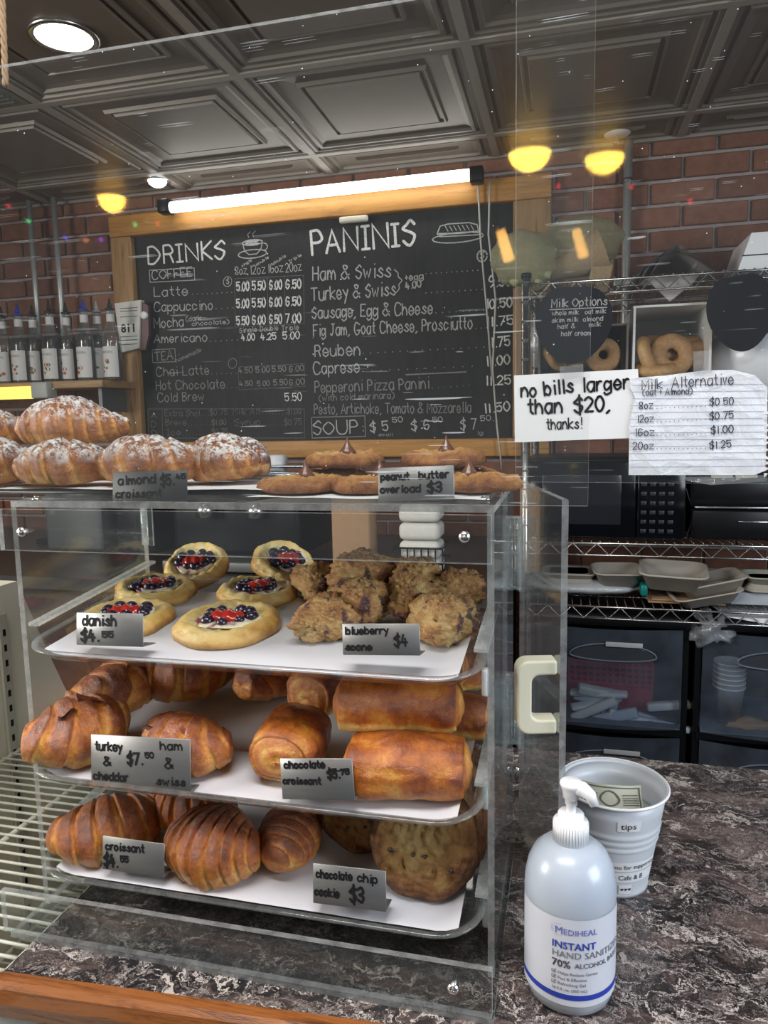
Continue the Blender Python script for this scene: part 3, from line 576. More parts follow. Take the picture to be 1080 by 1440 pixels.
scol = {'green': (0.05, 1, 0.3), 'blue': (0.1, 0.08, 1), 'orange': (1, .3, .1), 'violet': (.45, .05, 1), 'red': (1, .03, .05)}
pw = []
for (px, py, cn) in ((40, 311, 'green'), (92, 334, 'blue'), (121, 338, 'orange'), (142, 337, 'violet'), (190, 316, 'green'), (12, 290, 'red'), (785, 262, 'red'), (872, 286, 'red'), (222, 315, 'red')):
    g = ony(px, py, 2.587); pw.append((g.x, 1.04 - 2.587, g.z))
    build('bulb', MB().lathe([(.0005, -.008), (.006, -.004), (.007, .002), (.003, .008), (.0005, .009)], 8, pw[-1]), emis('bulb_' + cn, scol[cn], 9), sl)
build('wire', MB().tube([(x, y - .004, z + .010) for x, y, z in sorted(pw)], .002, 5), BLACKP, sl)
p = onz(868, 187, CZ)
spk = thing('sprinkler_head', 'small white round fitting on the ceiling beside the conduit', 'sprinkler', (p.x, p.y, CZ))
build('plate', MB().lathe([(.001, -.004), (.035, -.004), (.04, 0)], 20, (p.x, p.y, CZ - .003)), WHITEP, spk)
build('nozzle', MB().lathe([(.001, -.03), (.012, -.03), (.012, -.026), (.006, -.024), (.006, 0)], 12, (p.x, p.y, CZ - .004)), CHROME, spk)
v = thing('ceiling_vent', 'dark perforated air vent at the upper left of the ceiling', 'vent', (-1.69, 1.52, CZ))
build('frame', MB().box(-1.97, 1.25, CZ - .006, -1.42, 1.79, CZ - .002), TILE, v)
vm = MB()
for k in range(26): vm.box(-1.95, 1.27 + k * .0195, CZ - .012, -1.44, 1.276 + k * .0195, CZ - .006)
build('louvres', vm, DSTEEL, v)['kind'] = 'stuff'
# rope at the top left
pr = [onx(6, y, -.9) for y in (-60, 0, 40, 80, 124)]
rm = MB(); rp = [Vector((-.52, .62 + 0.002 * math.sin(k), .95 - k * .0125)) for k in range(16)]
base = ony(3, 0, .60); bot = ony(8, 122, .60)
path = [base.lerp(bot, (k - 4) / 20) for k in range(25)]
for ph in (0, 2.1, 4.2): rm.tube([p + Vector((math.cos(k * .9 + ph), math.sin(k * .9 + ph), 0)) * .0016 for k, p in enumerate(path)], .0016, 6)
solo('twine_rope', rm, plain('jute', (0.30, 0.20, 0.12), 0.9, var=0.3, nscale=300, bump=.5), 'frayed brown twine hanging at the top left corner', 'rope')
# conduit, poles
p = ony(882, 300, 2.56)
cd = thing('steel_conduit', 'vertical galvanised pipe on the brick wall right of the board', 'pipe', (p.x, 2.57, CZ))
build('pipe', MB().tube([(p.x, 2.57, CZ), (p.x, 2.57, .40)], .0135, 14), GALV, cd); build('coupling', MB().tube([(p.x, 2.57, 1.225), (p.x, 2.57, 1.21)], .0165, 14), DSTEEL, cd)
build('junction_plate', MB().rbox(p.x + .02, 2.55, .895, .12, .05, .03, .005), GALV, cd)
for (px0, px1, lb) in ((42, 55, 'grey metal pole behind the syrup bottles, left of the two'), (77, 92, 'grey metal pole behind the syrup bottles, right of the two')):
    p = ony(px0, 303, 2.52)
    solo('metal_pole', MB().tube([(p.x, 2.52, CZ), (p.x, 2.52, .62)], .0105, 12), GALV, lb, 'pole', (p.x, 2.52, .62))
# ------------------------------------------------------------------ syrup shelf and bottles
sf = ony(170, 531, 2.38)
shf = thing('bottle_shelf', 'brown wooden plank shelf carrying the syrup bottles', 'shelf', (-2.2, 2.48, .62))
build('plank', MB().rbox(-2.355, 2.46, .622, 1.42, .22, .028, .003), PLANK, shf)
build('bracket', MB().box(-1.70, 2.40, .52, -1.685, 2.59, .607), DSTEEL, shf); build('bracket', MB().box(-2.5, 2.40, .52, -2.485, 2.59, .607), DSTEEL, shf)
GLASSB = thin_clear('bottle_glass', 0.05, (0.80, 0.84, 0.82), f0=.06)
LABEL = plain('syrup_label', (0.62, 0.61, 0.60), 0.6, var=.06)
def bottle(px, y, liquid, capc, fill, label, name):
    p = ony(px, 520, y); x = p.x; c = (x, y, .6365)
    t = thing(name, label, 'bottle', c, group='syrup bottles on the wooden shelf')
    prof = [(.001, 0), (.031, 0), (.034, .006), (.034, .14), (.0335, .150), (.030, .168), (.020, .195), (.0145, .215), (.0135, .245), (.015, .248), (.015, .258), (.012, .26)]
    build('glass_body', MB().lathe(prof, 20, c), GLASSB, t)
    lp = [(.001, .002), (.029, .002), (.032, .008), (.032, .14 if fill > .14 else fill)] + ([(.0315, .150), (.026, .172), (.001, .172)] if fill > .14 else [(.001, fill)])
    build('syrup', MB().lathe(lp, 16, c), liquid, t)
    n = 14; lm = MB()
    def arc(u, vv): a = -PI / 2 + (u - .5) * 2.6 - .15; return ((x + .0348 * math.cos(a), y + .0348 * math.sin(a), c[2] + .012 + vv * .112), .5)
    lm.grid(lambda u, v_: arc(u, v_), n, 1); lb = build('paper_label', lm, LABEL, t)
    tx = MB(); w3 = lambda a_, b_: (x + .0352 * math.cos(-PI / 2 + a_ / .035 - .15), y + .0352 * math.sin(-PI / 2 + a_ / .035 - .15), c[2] + b_)
    printed(tx, 'MONIN', 0, .098, .0145, w3, 'CENTER'); build('label_print', tx, GREYINK, lb)
    art = MB(); rr = random.Random(px)
    for k in range(5):
        ax, az, ar = rr.uniform(-.02, .022), rr.uniform(.03, .08), rr.uniform(.005, .010)
        art.add([w3(ax + ar * math.cos(q * PI / 4), az + ar * .8 * math.sin(q * PI / 4)) for q in range(8)], [tuple(range(8))], k % 2)
    build('fruit_print', art, [plain('print_red', (0.42, 0.08, 0.05), .6), plain('print_green', (0.10, 0.16, 0.06), .6)], lb)
    build('neck_label', MB().lathe([(.0152, .215), (.0148, .243)], 16, c), LABEL, t)
    pr_ = build('pourer', MB().lathe([(.001, .259), (.017, .259), (.018, .262), (.017, .264), (.0085, .265), (.0085, .276), (.0055, .284), (.003, .300), (.001, .301)], 14, c), capc, t)
SY1 = plain('dark_syrup', (0.02, 0.006, 0.005), .1); SY2 = plain('amber_syrup', (0.22, 0.12, 0.02), .1); SY3 = plain('brown_clear_syrup', (.06, .045, .035), .15)
BLK = plain('pourer_black', (0.02, 0.02, 0.02), .4); BLU = plain('pourer_blue', (0.02, 0.05, 0.35), .35); GRY = plain('pourer_grey', (0.35, 0.35, 0.34), .4)
for a in ((8, 2.46, SY2, BLK, .12, 'syrup bottle holding amber liquid at the left picture edge', 'syrup_bottle'), (31, 2.43, SY3, BLU, .15, 'clear syrup bottle with dark blue pourer left of both poles', 'syrup_bottle'), (51, 2.47, SY3, BLK, .15, 'clear syrup bottle with black pourer in front of the left pole', 'syrup_bottle'),
          (75, 2.42, SY1, BLK, .16, 'syrup bottle full of dark liquid with a black pourer', 'syrup_bottle'), (98, 2.46, SY3, BLK, .15, 'clear syrup bottle in front of the right pole', 'syrup_bottle'), (123, 2.42, SY3, BLU, .15, 'clear syrup bottle with bright blue pourer tip', 'syrup_bottle'),
          (141, 2.47, SY3, GRY, .15, 'clear syrup bottle with grey pourer near the shelf end', 'syrup_bottle'), (160, 2.44, SY3, BLK, .10, 'last syrup bottle on the shelf, beside the coffee bag', 'syrup_bottle')): bottle(*a)
# yellow lamp under the shelf and things below it
p = ony(0, 552, 2.33); q = ony(46, 556, 2.33)
ul = thing('under_shelf_lamp', 'glowing yellow lamp under the bottle shelf', 'lamp', (q.x, 2.33, q.z))
build('diffuser', MB().rbox(q.x - .22, 2.35, q.z + .012, .44, .06, .045, .012), emis('yellow_glow', (1, .80, .16), 1.5), ul); build('housing', MB().rbox(q.x + .035, 2.35, q.z + .018, .07, .06, .06, .006), plain('lamp_housing', (.42, .42, .40), .5), ul)
p = ony(52, 640, 2.30); q = ony(90, 590, 2.30)
gr = thing('coffee_grinder', 'cream and black coffee grinder below the bottle shelf', 'grinder', (q.x, 2.32, .046))
build('hopper', MB().lathe([(.001, .44), (.05, .44), (.062, .42), (.04, .33), (.04, .30)], 20, (q.x, 2.32, .045)), thin_clear('hopper_plastic', .1, (.5, .45, .35)), gr)
build('body', MB().rbox(q.x, 2.34, .045 + .15, .13, .18, .30, .015), plain('grinder_cream', (.42, .38, .26), .4), gr)
build('base', MB().rbox(q.x, 2.32, .056, .16, .24, .02, .005), BLACKP, gr); build('dosing_chute', MB().rbox(q.x, 2.22, .24, .05, .07, .05, .01), BLACKP, gr)
# coffee bag pinned on the board frame
p = ony(180, 460, 2.54); cb = thing('coffee_bag', 'white and maroon coffee bag numbered 811 pinned on the left frame post', 'coffee bag', (p.x, 2.54, p.z))
c4 = [ony(x, y, 2.535) for x, y in ((162, 427), (199, 422), (196, 490), (171, 496))]
bb = MB(); fr_ = [(v.x, v.z) for v in c4]
bb.prism(fr_, 2.530, 2.555, M=Matrix(((1, 0, 0, 0), (0, 0, 1, 0), (0, 1, 0, 0), (0, 0, 0, 1)))); build('front_label', bb, plain('bag_label', (.66, .64, .60), .7), cb)
sd = [ony(x, y, 2.54) for x, y in ((199, 424), (208, 430), (209, 470), (204, 492), (196, 492))]
build('side_gusset', MB().prism([(v.x, v.z) for v in sd], 2.54, 2.556, M=Matrix(((1, 0, 0, 0), (0, 0, 1, 0), (0, 1, 0, 0), (0, 0, 0, 1)))), plain('maroon_foil', (.10, .03, .035), .4), cb)
tx = MB(); e0, e1 = ony(172, 466, 2.529), ony(190, 464, 2.529)
printed(tx, '811', (e0.x + e1.x) / 2, e0.z - .004, .044, lambda a_, b_: (a_, 2.529, b_), 'CENTER', bold=.0012)
for yy in (434, 438, 446, 474, 479, 485):
    e0, e1 = ony(169, yy, 2.529), ony(193, yy - 1.5, 2.529); ribbon(tx, [(e0.x, e0.z), (e1.x, e1.z)], .0022, lambda a_, b_: (a_, 2.529, b_))
build('label_print', tx, INK, cb)
p = ony(201, 443, 2.527); solo('round_magnet', MB().lathe([(.001, -.006), (.013, -.006), (.015, 0), (.015, .006)], 20, (0, 0, 0), M=Matrix.Translation((p.x, 2.5335, p.z)) @ Matrix.Rotation(PI / 2, 4, 'X').inverted() @ Matrix.Scale(1, 4)), WHITEP, 'round white magnet holding the numbered coffee bag', 'magnet', (p.x, 2.52, p.z))
# ================================================================== WIRE RACK ON THE RIGHT
RY, RB = 2.10, 2.48
RX0, RX1 = -.113, 1.02
rk = thing('wire_shelving_rack', 'chrome wire shelving rack against the brick wall at the right', 'shelving rack', (.45, 2.29, -.92))
for (x, y) in ((RX0, RY), (RX0 + .012, RB), (RX1, RY), (RX1, RB)):
    pm = MB().tube([(x, y, -.92), (x, y, .856)], .0125, 12)
    po = build('post', pm, CHROME, rk)
    gm = MB()
    for k in range(34): gm.tube([(x, y, -.88 + k * .052), (x, y, -.876 + k * .052)], .0135, 12)
    build('grooves', gm, DSTEEL, po)['kind'] = 'stuff'; build('cap', MB().tube([(x, y, .85), (x, y, .862)], .0145, 12), BLACKP, po)
for zs in (.832, .50, .112, -.072, -.86):
    m = MB()
    for y in (RY, RB):
        m.tube([(RX0, y, zs), (RX1, y, zs)], .0035, 6); m.tube([(RX0, y, zs - .034), (RX1, y, zs - .034)], .003, 6)
        n = 34; m.tube([(RX0 + (RX1 - RX0) * k / n, y, zs - (.034 if k % 2 else 0)) for k in range(n + 1)], .0028, 6)
    for x in (RX0, RX1):
        m.tube([(x, RY, zs), (x, RB, zs)], .0035, 6); m.tube([(x, RY, zs - .034), (x, RB, zs - .034)], .003, 6)
        m.tube([(x, RY + (RB - RY) * k / 12, zs - (.034 if k % 2 else 0)) for k in range(13)], .0028, 6)
    for t in (.33, .67): m.tube([(RX0, RY + (RB - RY) * t, zs + .001), (RX1, RY + (RB - RY) * t, zs + .001)], .003, 6)
    so = build('shelf', m, CHROME, rk)
    wm = MB()
    for k in range(46): wm.tube([(RX0 + .012 + k * .0246, RY, zs + .005), (RX0 + .012 + k * .0246, RB, zs + .005)], .0017, 5)
    build('shelf_wires', wm, CHROME, so)['kind'] = 'stuff'
def R(px, py, y=RY): return ony(px, py, y)
# -- top shelf: tulle bundle with a burlap cone, papers, white box
zt = .84
TUL = None
k = N('olive_tulle'); v = k.coord(); tr = k.n('BsdfTransparent'); df = k.n('BsdfDiffuse', i_Color=(0.46, 0.44, 0.27, 1)); tl_ = k.n('BsdfTranslucent', i_Color=(0.46, 0.44, 0.27, 1))
m0 = k.n('MixShader'); m0.inputs[0].default_value = .4; k.link(df.outputs[0], m0.inputs[1]); k.link(tl_.outputs[0], m0.inputs[2]); m1 = k.n('MixShader'); k.link(k.math('ADD', k.math('MULTIPLY', k.noise(v, 16, 3, .6, 2.0), .5), .38), m1.inputs[0]); k.link(tr.outputs[0], m1.inputs[1]); k.link(m0.outputs[0], m1.inputs[2]); TUL = k.done(m1.outputs[0])
BURLAP = plain('burlap', (0.30, 0.22, 0.13), .9, var=.45, nscale=260, bump=.8)
def lobe(c, rx, ry, rz, seed, amp=.14, tilt=0.0, fr_=5.0):
    def fn(u, v):
        th = u * PI; ph = v * 2 * PI; d = Vector((math.sin(th) * math.cos(ph), math.sin(th) * math.sin(ph), math.cos(th)))
        nn = noise.noise(d * 1.6 + Vector((seed, 0, 0))) * amp * 1.5 + amp * .35 * math.sin(fr_ * 2 * math.atan2(d.z, d.x) + seed) 
        p = Vector((d.x * rx, d.y * ry, d.z * rz)) * (1 + nn)
        p.rotate(Matrix.Rotation(tilt, 3, 'Y')); return (Vector(c) + p, .5)
    return fn
c = R(790, 360, 2.26)
bq = thing('tulle_wrapped_basket', 'olive tulle bow and rolled burlap basket on top of the wire rack', 'basket', (c.x, 2.26, zt))
a1, a2 = R(735, 364, 2.2), R(812, 346, 2.28)
build('tulle_loop', MB().grid(lobe(a1, .100, .06, .078, 3, .09, .2), 24, 36, closed_v=True), TUL, bq)
build('tulle_loop', MB().grid(lobe(a2, .125, .07, .082, 8, .09, -.15), 24, 36, closed_v=True), TUL, bq)
kn = R(745, 385, 2.19)
tm = MB()
for k_, (dx, dz) in enumerate(((-.05, -.03), (-.01, -.055), (.035, -.045), (.06, -.01))): tm.tube([kn, kn + Vector((dx * .5, -.01, dz * .3)), kn + Vector((dx, -.015, dz))], [.010, .008, .014], 8)
build('bow_tails', tm, plain('olive_ribbon', (.34, .33, .17), .7), bq)
s0, s1 = R(762, 388, 2.24), R(848, 352, 2.24)
def cone(u, v): 
    p = s0.lerp(s1, u); r = .018 + .050 * u; ph = v * 2 * PI; return (p + Vector((-.35 * math.cos(ph) * r, math.sin(ph) * r, math.cos(ph) * r * .95)), .5)
build('burlap_roll', MB().grid(cone, 14, 24, closed_v=True), BURLAP, bq)
s2 = [R(838, 352, 2.2), R(862, 372, 2.2), R(852, 420, 2.2), R(828, 392, 2.2)]
fm = MB().add([tuple(v + Vector((0, d, 0))) for d in (0, .01) for v in s2], [(0, 1, 2, 3), (7, 6, 5, 4), (0, 4, 5, 1), (1, 5, 6, 2), (2, 6, 7, 3), (3, 7, 4, 0)])
build('burlap_flap', fm, BURLAP, bq)
for k_, (x0, x1, dz, dy, lb) in enumerate(((893, 1008, 0, 0, 'grey curled cardboard sheet lying on the top rack shelf, under the others'), (905, 1000, .012, .01, 'thin curled sheet second from the bottom of the pile on the top rack shelf'), (920, 985, .022, .02, 'topmost curled sheet of the pile on the top rack shelf'))):
    A, B = R(x0, 372, 2.18), R(x1, 365, 2.18)
    def sheet(u, v, A=A, B=B, dz=dz, dy=dy):
        return (Vector((A.x + (B.x - A.x) * u, 2.14 + dy + .28 * v, zt + .006 + dz + .05 * math.sin(PI * min(1, u * 1.1)) ** 1.0)), .5)
    sm_ = MB().grid(sheet, 14, 2); sm_.grid(lambda u, v: (sheet(u, v)[0] + Vector((0, 0, .003)), .5), 14, 2)
    solo('cardboard_sheet', sm_, plain('grey_board%d' % k_, ((.30, .27, .25), (.42, .38, .35), (.5, .48, .47))[k_], .8), lb, 'cardboard', (A.x, 2.14, zt), group='curled sheets on the top rack shelf')
hang = solo('grey_paper_flap', MB().add([tuple(v + Vector((0, d, 0))) for d in (0, .003) for v in (R(908, 392, 2.13), R(985, 385, 2.13), R(972, 400, 2.13), R(942, 424, 2.13))], [(0, 1, 2, 3), (7, 6, 5, 4), (0, 4, 5, 1), (1, 5, 6, 2), (2, 6, 7, 3), (3, 7, 4, 0)]), plain('grey_flap', (.36, .33, .32), .8), 'pointed grey paper corner hanging below the top rack shelf', 'paper')
A, B = R(1036, 362, 2.2), R(1140, 362, 2.2)
wb = thing('white_bakery_box', 'white cardboard box with sloped end on the top rack shelf', 'box', (A.x, 2.2, zt + .005))
build('box_body', MB().prism([(A.x, 0), (B.x, 0), (B.x, .095), (A.x + .03, .095)], 2.18, 2.40, M=Matrix(((1, 0, 0, 0), (0, 0, 1, 0), (0, 1, 0, zt + .008), (0, 0, 0, 1)))), WHITEP, wb)
build('lid_seam', MB().box(A.x + .01, 2.178, zt + .044, B.x, 2.181, zt + .047), BLACKP, wb)
# -- bagel shelf at z=.50
zb = .508
def torus_bagel(name, c, Rm, r, rot, label, group='bagels in the rack bins', mat=BAGEL, seed=1):
    t = Matrix.LocRotScale(Vector(c), __import__('mathutils').Euler(rot), None)
    def fn(u, v):
        a = u * 2 * PI; b = v * 2 * PI; rr = r * (1 + .08 * noise.noise(Vector((math.cos(a) * 2, math.sin(a) * 2, seed))))
        return (t @ Vector(((Rm + rr * math.cos(b)) * math.cos(a), (Rm + rr * math.cos(b)) * math.sin(a), rr * .85 * math.sin(b))), .42 + .35 * max(0, math.sin(b)))
    return solo(name, MB().grid(fn, 28, 14, closed_v=True), mat, label, 'bagel', c, group, bake=True)
def openbin(name, x0, x1, y0, y1, z0, z1, mat, label, cat='bin', front=.06):
    t = thing(name, label, cat, ((x0 + x1) / 2, (y0 + y1) / 2, z0)); e = .006
    build('bottom', MB().box(x0, y0, z0, x1, y1, z0 + e), mat, t); build('back_wall', MB().box(x0, y1 - e, z0 + e, x1, y1, z1), mat, t)
    build('side_wall', MB().box(x0, y0, z0 + e, x0 + e, y1 - e, z1), mat, t); build('side_wall', MB().box(x1 - e, y0, z0 + e, x1, y1 - e, z1), mat, t)
    build('front_lip', MB().box(x0 + e, y0, z0 + e, x1 - e, y0 + e, z0 + front), mat, t)
    build('top_panel', MB().box(x0, y0 + .02, z1, x1, y1, z1 + e), mat, t); return t
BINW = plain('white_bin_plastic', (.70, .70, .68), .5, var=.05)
x0, x1 = R(890, 480, 2.12).x, R(1001, 480, 2.12).x
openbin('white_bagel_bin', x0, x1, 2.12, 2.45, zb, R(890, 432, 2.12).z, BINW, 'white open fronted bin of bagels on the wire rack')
bgl = [((912, 502), .039, .0215, (1.2, .2, 1.2), 'bagel leaning on its side at the left inside the white bin'), ((945, 499), .039, .0215, (1.35, .0, .25), 'round seeded bagel facing out in the middle of the white bin'), ((968, 485), .039, .0215, (.3, .1, 0), 'upper pale bagel in the right stack in the white bin'),
       ((972, 496), .039, .0215, (.25, -.1, 0), 'middle pale bagel in the right stack in the white bin'), ((970, 509), .039, .0215, (.1, .05, 0), 'low bagel in the right stack in the white bin'), ((922, 518), .039, .0215, (.25, 0, 0), 'bagel lying flat at the front left of the white bin'), ((930, 489), .039, .0215, (.5, .3, 0), 'bagel at the back of the white bin, between the others')]
for i, ((px, py), Rm, r, rot, lb) in enumerate(bgl):
    c = R(px, py, 2.17 if i not in (2, 3, 4, 6) else 2.25); torus_bagel('bagel', c, Rm, r, rot, lb, seed=i)
fl = MB().grid(lambda u, v: (Vector((x0 + .02 + (x1 - x0 - .04) * u, 2.36 + .01 * noise.noise(Vector((u * 6, v * 6, 1))), zb + .02 + .14 * v + .02 * noise.noise(Vector((u * 7, 3, 1))))), .5), 16, 10)
solo('clear_bag_liner', fl, WRAP, 'crinkled clear liner behind the bagels in the white bin', 'plastic bag')
x0, x1 = R(757, 480, 2.13).x, R(884, 480, 2.13).x
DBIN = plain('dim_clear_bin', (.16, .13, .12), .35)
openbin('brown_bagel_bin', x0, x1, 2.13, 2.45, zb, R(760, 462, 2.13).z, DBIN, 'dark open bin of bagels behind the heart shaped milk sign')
torus_bagel('bagel', R(848, 499, 2.155), .031, .019, (1.45, 0, .2), 'seeded bagel facing out at the right of the dark bin', seed=11); torus_bagel('bagel', R(780, 500, 2.17), .031, .018, (1.1, .4, .9), 'curved bagel at the left of the dark bin', seed=12)
torus_bagel('bagel', R(808, 503, 2.22), .031, .018, (.5, .2, .3), 'bagel lying in the middle of the dark bin', seed=13)
solo('clear_bag', MB().grid(lobe(R(768, 478, 2.2), .055, .05, .075, 5, .2), 16, 24, closed_v=True), WRAP, 'crumpled clear bag at the left of the dark bagel bin', 'plastic bag', R(768, 478, 2.2))
c = R(1068, 505, 2.24); tb = thing('white_roll_tub', 'white rounded tub of small rolls at the right picture edge', 'tub', (c.x, 2.24, zb))
build('tub_wall', MB().lathe([(.001, .002), (.10, .002), (.135, .10), (.15, .165), (.155, .165), (.137, .09), (.104, .0), (.001, .0)], 36, (c.x + .01, 2.27, zb)), WHITEP, tb)
for i, (px, py, yaw, lb) in enumerate(((1045, 497, .5, 'pale roll at the left of the white tub'), (1040, 511, .1, 'pale roll lying lowest in the white tub'), (1066, 500, 1.2, 'upright pale roll in the middle of the white tub'), (1072, 485, .4, 'browner roll on top in the white tub'), (1078, 512, .0, 'roll at the front right of the white tub'))):
    cc = R(px, py, 2.2 + .02 * (i % 2)); rot = Matrix.LocRotScale(cc, __import__('mathutils').Euler((0, -yaw, .2)), None)
    solo('bread_roll', MB().grid(lambda u, v: (rot @ Vector((.045 * -math.cos(u * PI), .021 * math.sin(u * PI) ** .7 * math.cos(v * 2 * PI), .019 * math.sin(u * PI) ** .7 * math.sin(v * 2 * PI))), .2 + .3 * math.sin(u * PI)), 14, 16, closed_v=True), ROLL, lb, 'bread roll', cc, 'rolls in the white tub', bake=True)
# heart shaped chalk signs hung from the top shelf
SLATE = plain('black_slate', (0.007, 0.008, 0.012), .6, var=.3, spec=.15)
def heart(px, py, wpx, hpx, y, rot, label):
    c = R(px, py, y); s = 2.15 / F; t = thing('heart_chalk_sign', label, 'sign', c, (0, rot, 0))
    pts = []
    for k in range(40):
        a = 2 * PI * k / 40; x = 16 * math.sin(a) * (1 - .10 * math.cos(a) ** 2 + .10 * math.cos(a)); z = 14.5 * math.cos(a) - 2.2 * math.exp(-(min(a, 2 * PI - a) / .45) ** 2) - 2
        pts.append((x / 32 * wpx * s, (z + 3) / 29 * hpx * s))
    build('slate', MB().prism(pts, -.004, .004, M=Matrix(((1, 0, 0, 0), (0, 0, 1, 0), (0, 1, 0, 0), (0, 0, 0, 1)))), SLATE, t, world=False)
    build('cord', MB().tube([(0, 0, .02), (.002, .0, .10)], .0012, 5), CHROME, t, world=False); return t, s
ht, s = heart(806, 458, 96, 104, 2.075, .04, 'black heart shaped sign lettered milk options in chalk')
tx = MB(); f3 = lambda a_, b_: (a_, -.0048, b_)
q = lambda px, py: ((px - 806) * s, (458 - py) * s)
write(tx, 'Milk Options', q(778, 435), q(846, 433), 10 * s, 1.3 * s, f3); ribbon(tx, [q(776, 438), q(846, 436)], 1.2 * s, f3)
for t_, x_0, y_0, x_1, y_1 in (('whole milk', 779, 445, 812, 444), ('oat milk', 820, 444, 845, 443), ('skim milk', 779, 454, 812, 453), ('almond', 818, 453, 842, 452), ('half &', 787, 462, 808, 461), ('milk', 826, 460, 840, 459), ('half cream', 792, 471, 828, 470)): write(tx, t_, q(x_0, y_0), q(x_1, y_1), 5.5 * s, .9 * s, f3)
build('chalk_lettering', tx, CH2, ht, world=False)
heart(1042, 441, 76, 98, 2.075, -.14, 'blank black heart shaped sign hanging at the right edge of the picture')
# -- microwave and black device on the shelf at z=.112
x0, x1 = R(742, 700, 2.12).x, R(964, 700, 2.12).x; z0, z1 = .122, R(900, 645, 2.12).z
mw = thing('microwave', 'black microwave oven with number keypad on the wire rack', 'microwave', ((x0 + x1) / 2, 2.3, z0))
build('body', MB().rbox((x0 + x1) / 2, 2.29, (z0 + z1) / 2, x1 - x0, .34, z1 - z0, .006), BLACKP, mw)
xd = x0 + (x1 - x0) * .70
dr = build('door', MB().rbox((x0 + xd) / 2, 2.112, (z0 + z1) / 2, xd - x0 - .004, .018, z1 - z0 - .01, .005), GLOSSB, mw); build('window', MB().rbox((x0 + xd) / 2, 2.102, (z0 + z1) / 2, (xd - x0) * .72, .004, (z1 - z0) * .62, .003), plain('dark_window', (.02, .022, .028), .12), dr)
kp = build('control_panel', MB().rbox((xd + x1) / 2, 2.112, (z0 + z1) / 2, x1 - xd - .002, .018, z1 - z0 - .01, .004), GLOSSB, mw)
KEY = plain('keypad_grey', (.016, .02, .03), .4)
for r in range(6):
    for c_ in range(4): build('button', MB().rbox(xd + .018 + c_ * .0235, 2.1015, z1 - .07 - r * .026, .015, .003, .012, .002), KEY, kp)
x0, x1 = R(974, 700, 2.13).x, R(1130, 700, 2.13).x; z1 = R(1000, 676, 2.13).z
bk = thing('black_drawer_unit', 'black printer like machine with chrome ledges on the wire rack', 'machine', ((x0 + x1) / 2, 2.3, .122))
build('lower_body', MB().rbox((x0 + x1) / 2, 2.29, .165, x1 - x0, .32, .082, .006), BLACKP, bk); build('upper_body', MB().rbox((x0 + x1) / 2, 2.30, .255, x1 - x0, .30, .09, .008), BLACKP, bk)
build('chrome_ledge', MB().rbox((x0 + x1) / 2, 2.125, .214, x1 - x0 - .01, .012, .006, .002), CHROME, bk); build('drawer_pull', MB().rbox((x0 + x1) / 2 + .02, 2.127, .175, .08, .01, .004, .001), CHROME, bk)
for k_, lb in enumerate(('pale green slip of paper on top of the black machine, left', 'cream slip of paper on top of the black machine, right')):
    solo('paper_slip', MB().rbox(0, 0, 0, .055, .07, .003, .001, M=Matrix.Translation((x0 + .075 + k_ * .062, 2.165, .318)) @ Matrix.Rotation(.75, 4, 'X')), plain('slip%d' % k_, ((.42, .46, .36), (.5, .47, .36))[k_], .7), lb, 'paper')
A = R(966, 755, 2.115); B_ = R(974, 672, 2.115)
solo('white_plastic_bag', MB().grid(lambda u, v: (Vector((A.x + .022 * u + .012 * math.sin(v * 5), 2.125 + .16 * u, .124 + .20 * v)), .5), 6, 14), plain('bag_white', (.5, .5, .5), .5), 'thin white plastic bag between the microwave and the black machine', 'plastic bag', (A.x, 2.13, .124))
# -- takeout containers on the shelf at z=-.072
zq = -.062
PULP = plain('paper_pulp', (.42, .385, .33), .85, var=.08, bump=.2); PULPG = plain('pulp_greenish', (.36, .37, .31), .85); KRAFT = plain('kraft', (.33, .20, .11), .85)
def container(px, py, wpx, y, rot, label, mat=PULP, hh=.042, up=True):
    c = R(px, py, y); wd = wpx * 2.1 / F * .97; t = thing('takeout_container', label, 'container', c, rot, 'pulp takeout containers on the rack')
    def loop(a, b, r, n=6):
        return [(sx * (a - r) + r * math.cos(an), sy * (b - r) + r * math.sin(an)) for (sx, sy, a0) in ((1, 1, 0), (-1, 1, 90), (-1, -1, 180), (1, -1, 270)) for k in range(n) for an in [math.radians(a0 + 90 * k / (n - 1))]]
    a, b = wd / 2, wd * .42; s = 1 if up else -1
    pr = [(.70, .0), (.72, .0), (.93, hh * .9), (1, hh * .9), (1, hh), (.91, hh), (.69, .003)]
    m = MB(); vs = []; n = 24
    for f, z in pr: vs += [(x, y_, s * z) for x, y_ in loop(a * f, b * f, .03 * f)]
    m.add(vs, [(i * n + k_, i * n + (k_ + 1) % n, i * n + n + (k_ + 1) % n, i * n + n + k_) for i in range(len(pr) - 1) for k_ in range(n)] + [tuple(range(n)), tuple(range((len(pr) - 1) * n, len(pr) * n))], 0, True)
    build('tray_shell', m, mat, t, world=False); return t
container(868, 818, 74, 2.20, (0.1, 0, .1), 'shallow pulp container tilted left of the largest one'); container(945, 822, 92, 2.17, (.12, .03, -.1), 'largest open pulp container in the middle of the rack shelf', hh=.05)
container(1000, 832, 92, 2.19, (.0, -.22, .1), 'upper of two slanting pulp containers leaning to the right'); container(992, 844, 92, 2.16, (0, -.20, .1), 'lower of two slanting pulp containers leaning to the right', up=True, hh=.03)
container(1085, 812, 76, 2.18, (0, 0, 0), 'upside down pulp container on top of the right stack', up=False, hh=.03); container(1085, 824, 76, 2.18, (0, 0, 0), 'greenish pulp container at the bottom of the right stack', PULPG, hh=.034)
container(800, 802, 80, 2.22, (0, 0, 0), 'upper pulp container seen through the open case door', up=False, hh=.03); container(800, 815, 80, 2.22, (0, 0, 0), 'lower pulp container seen through the open case door', hh=.03)
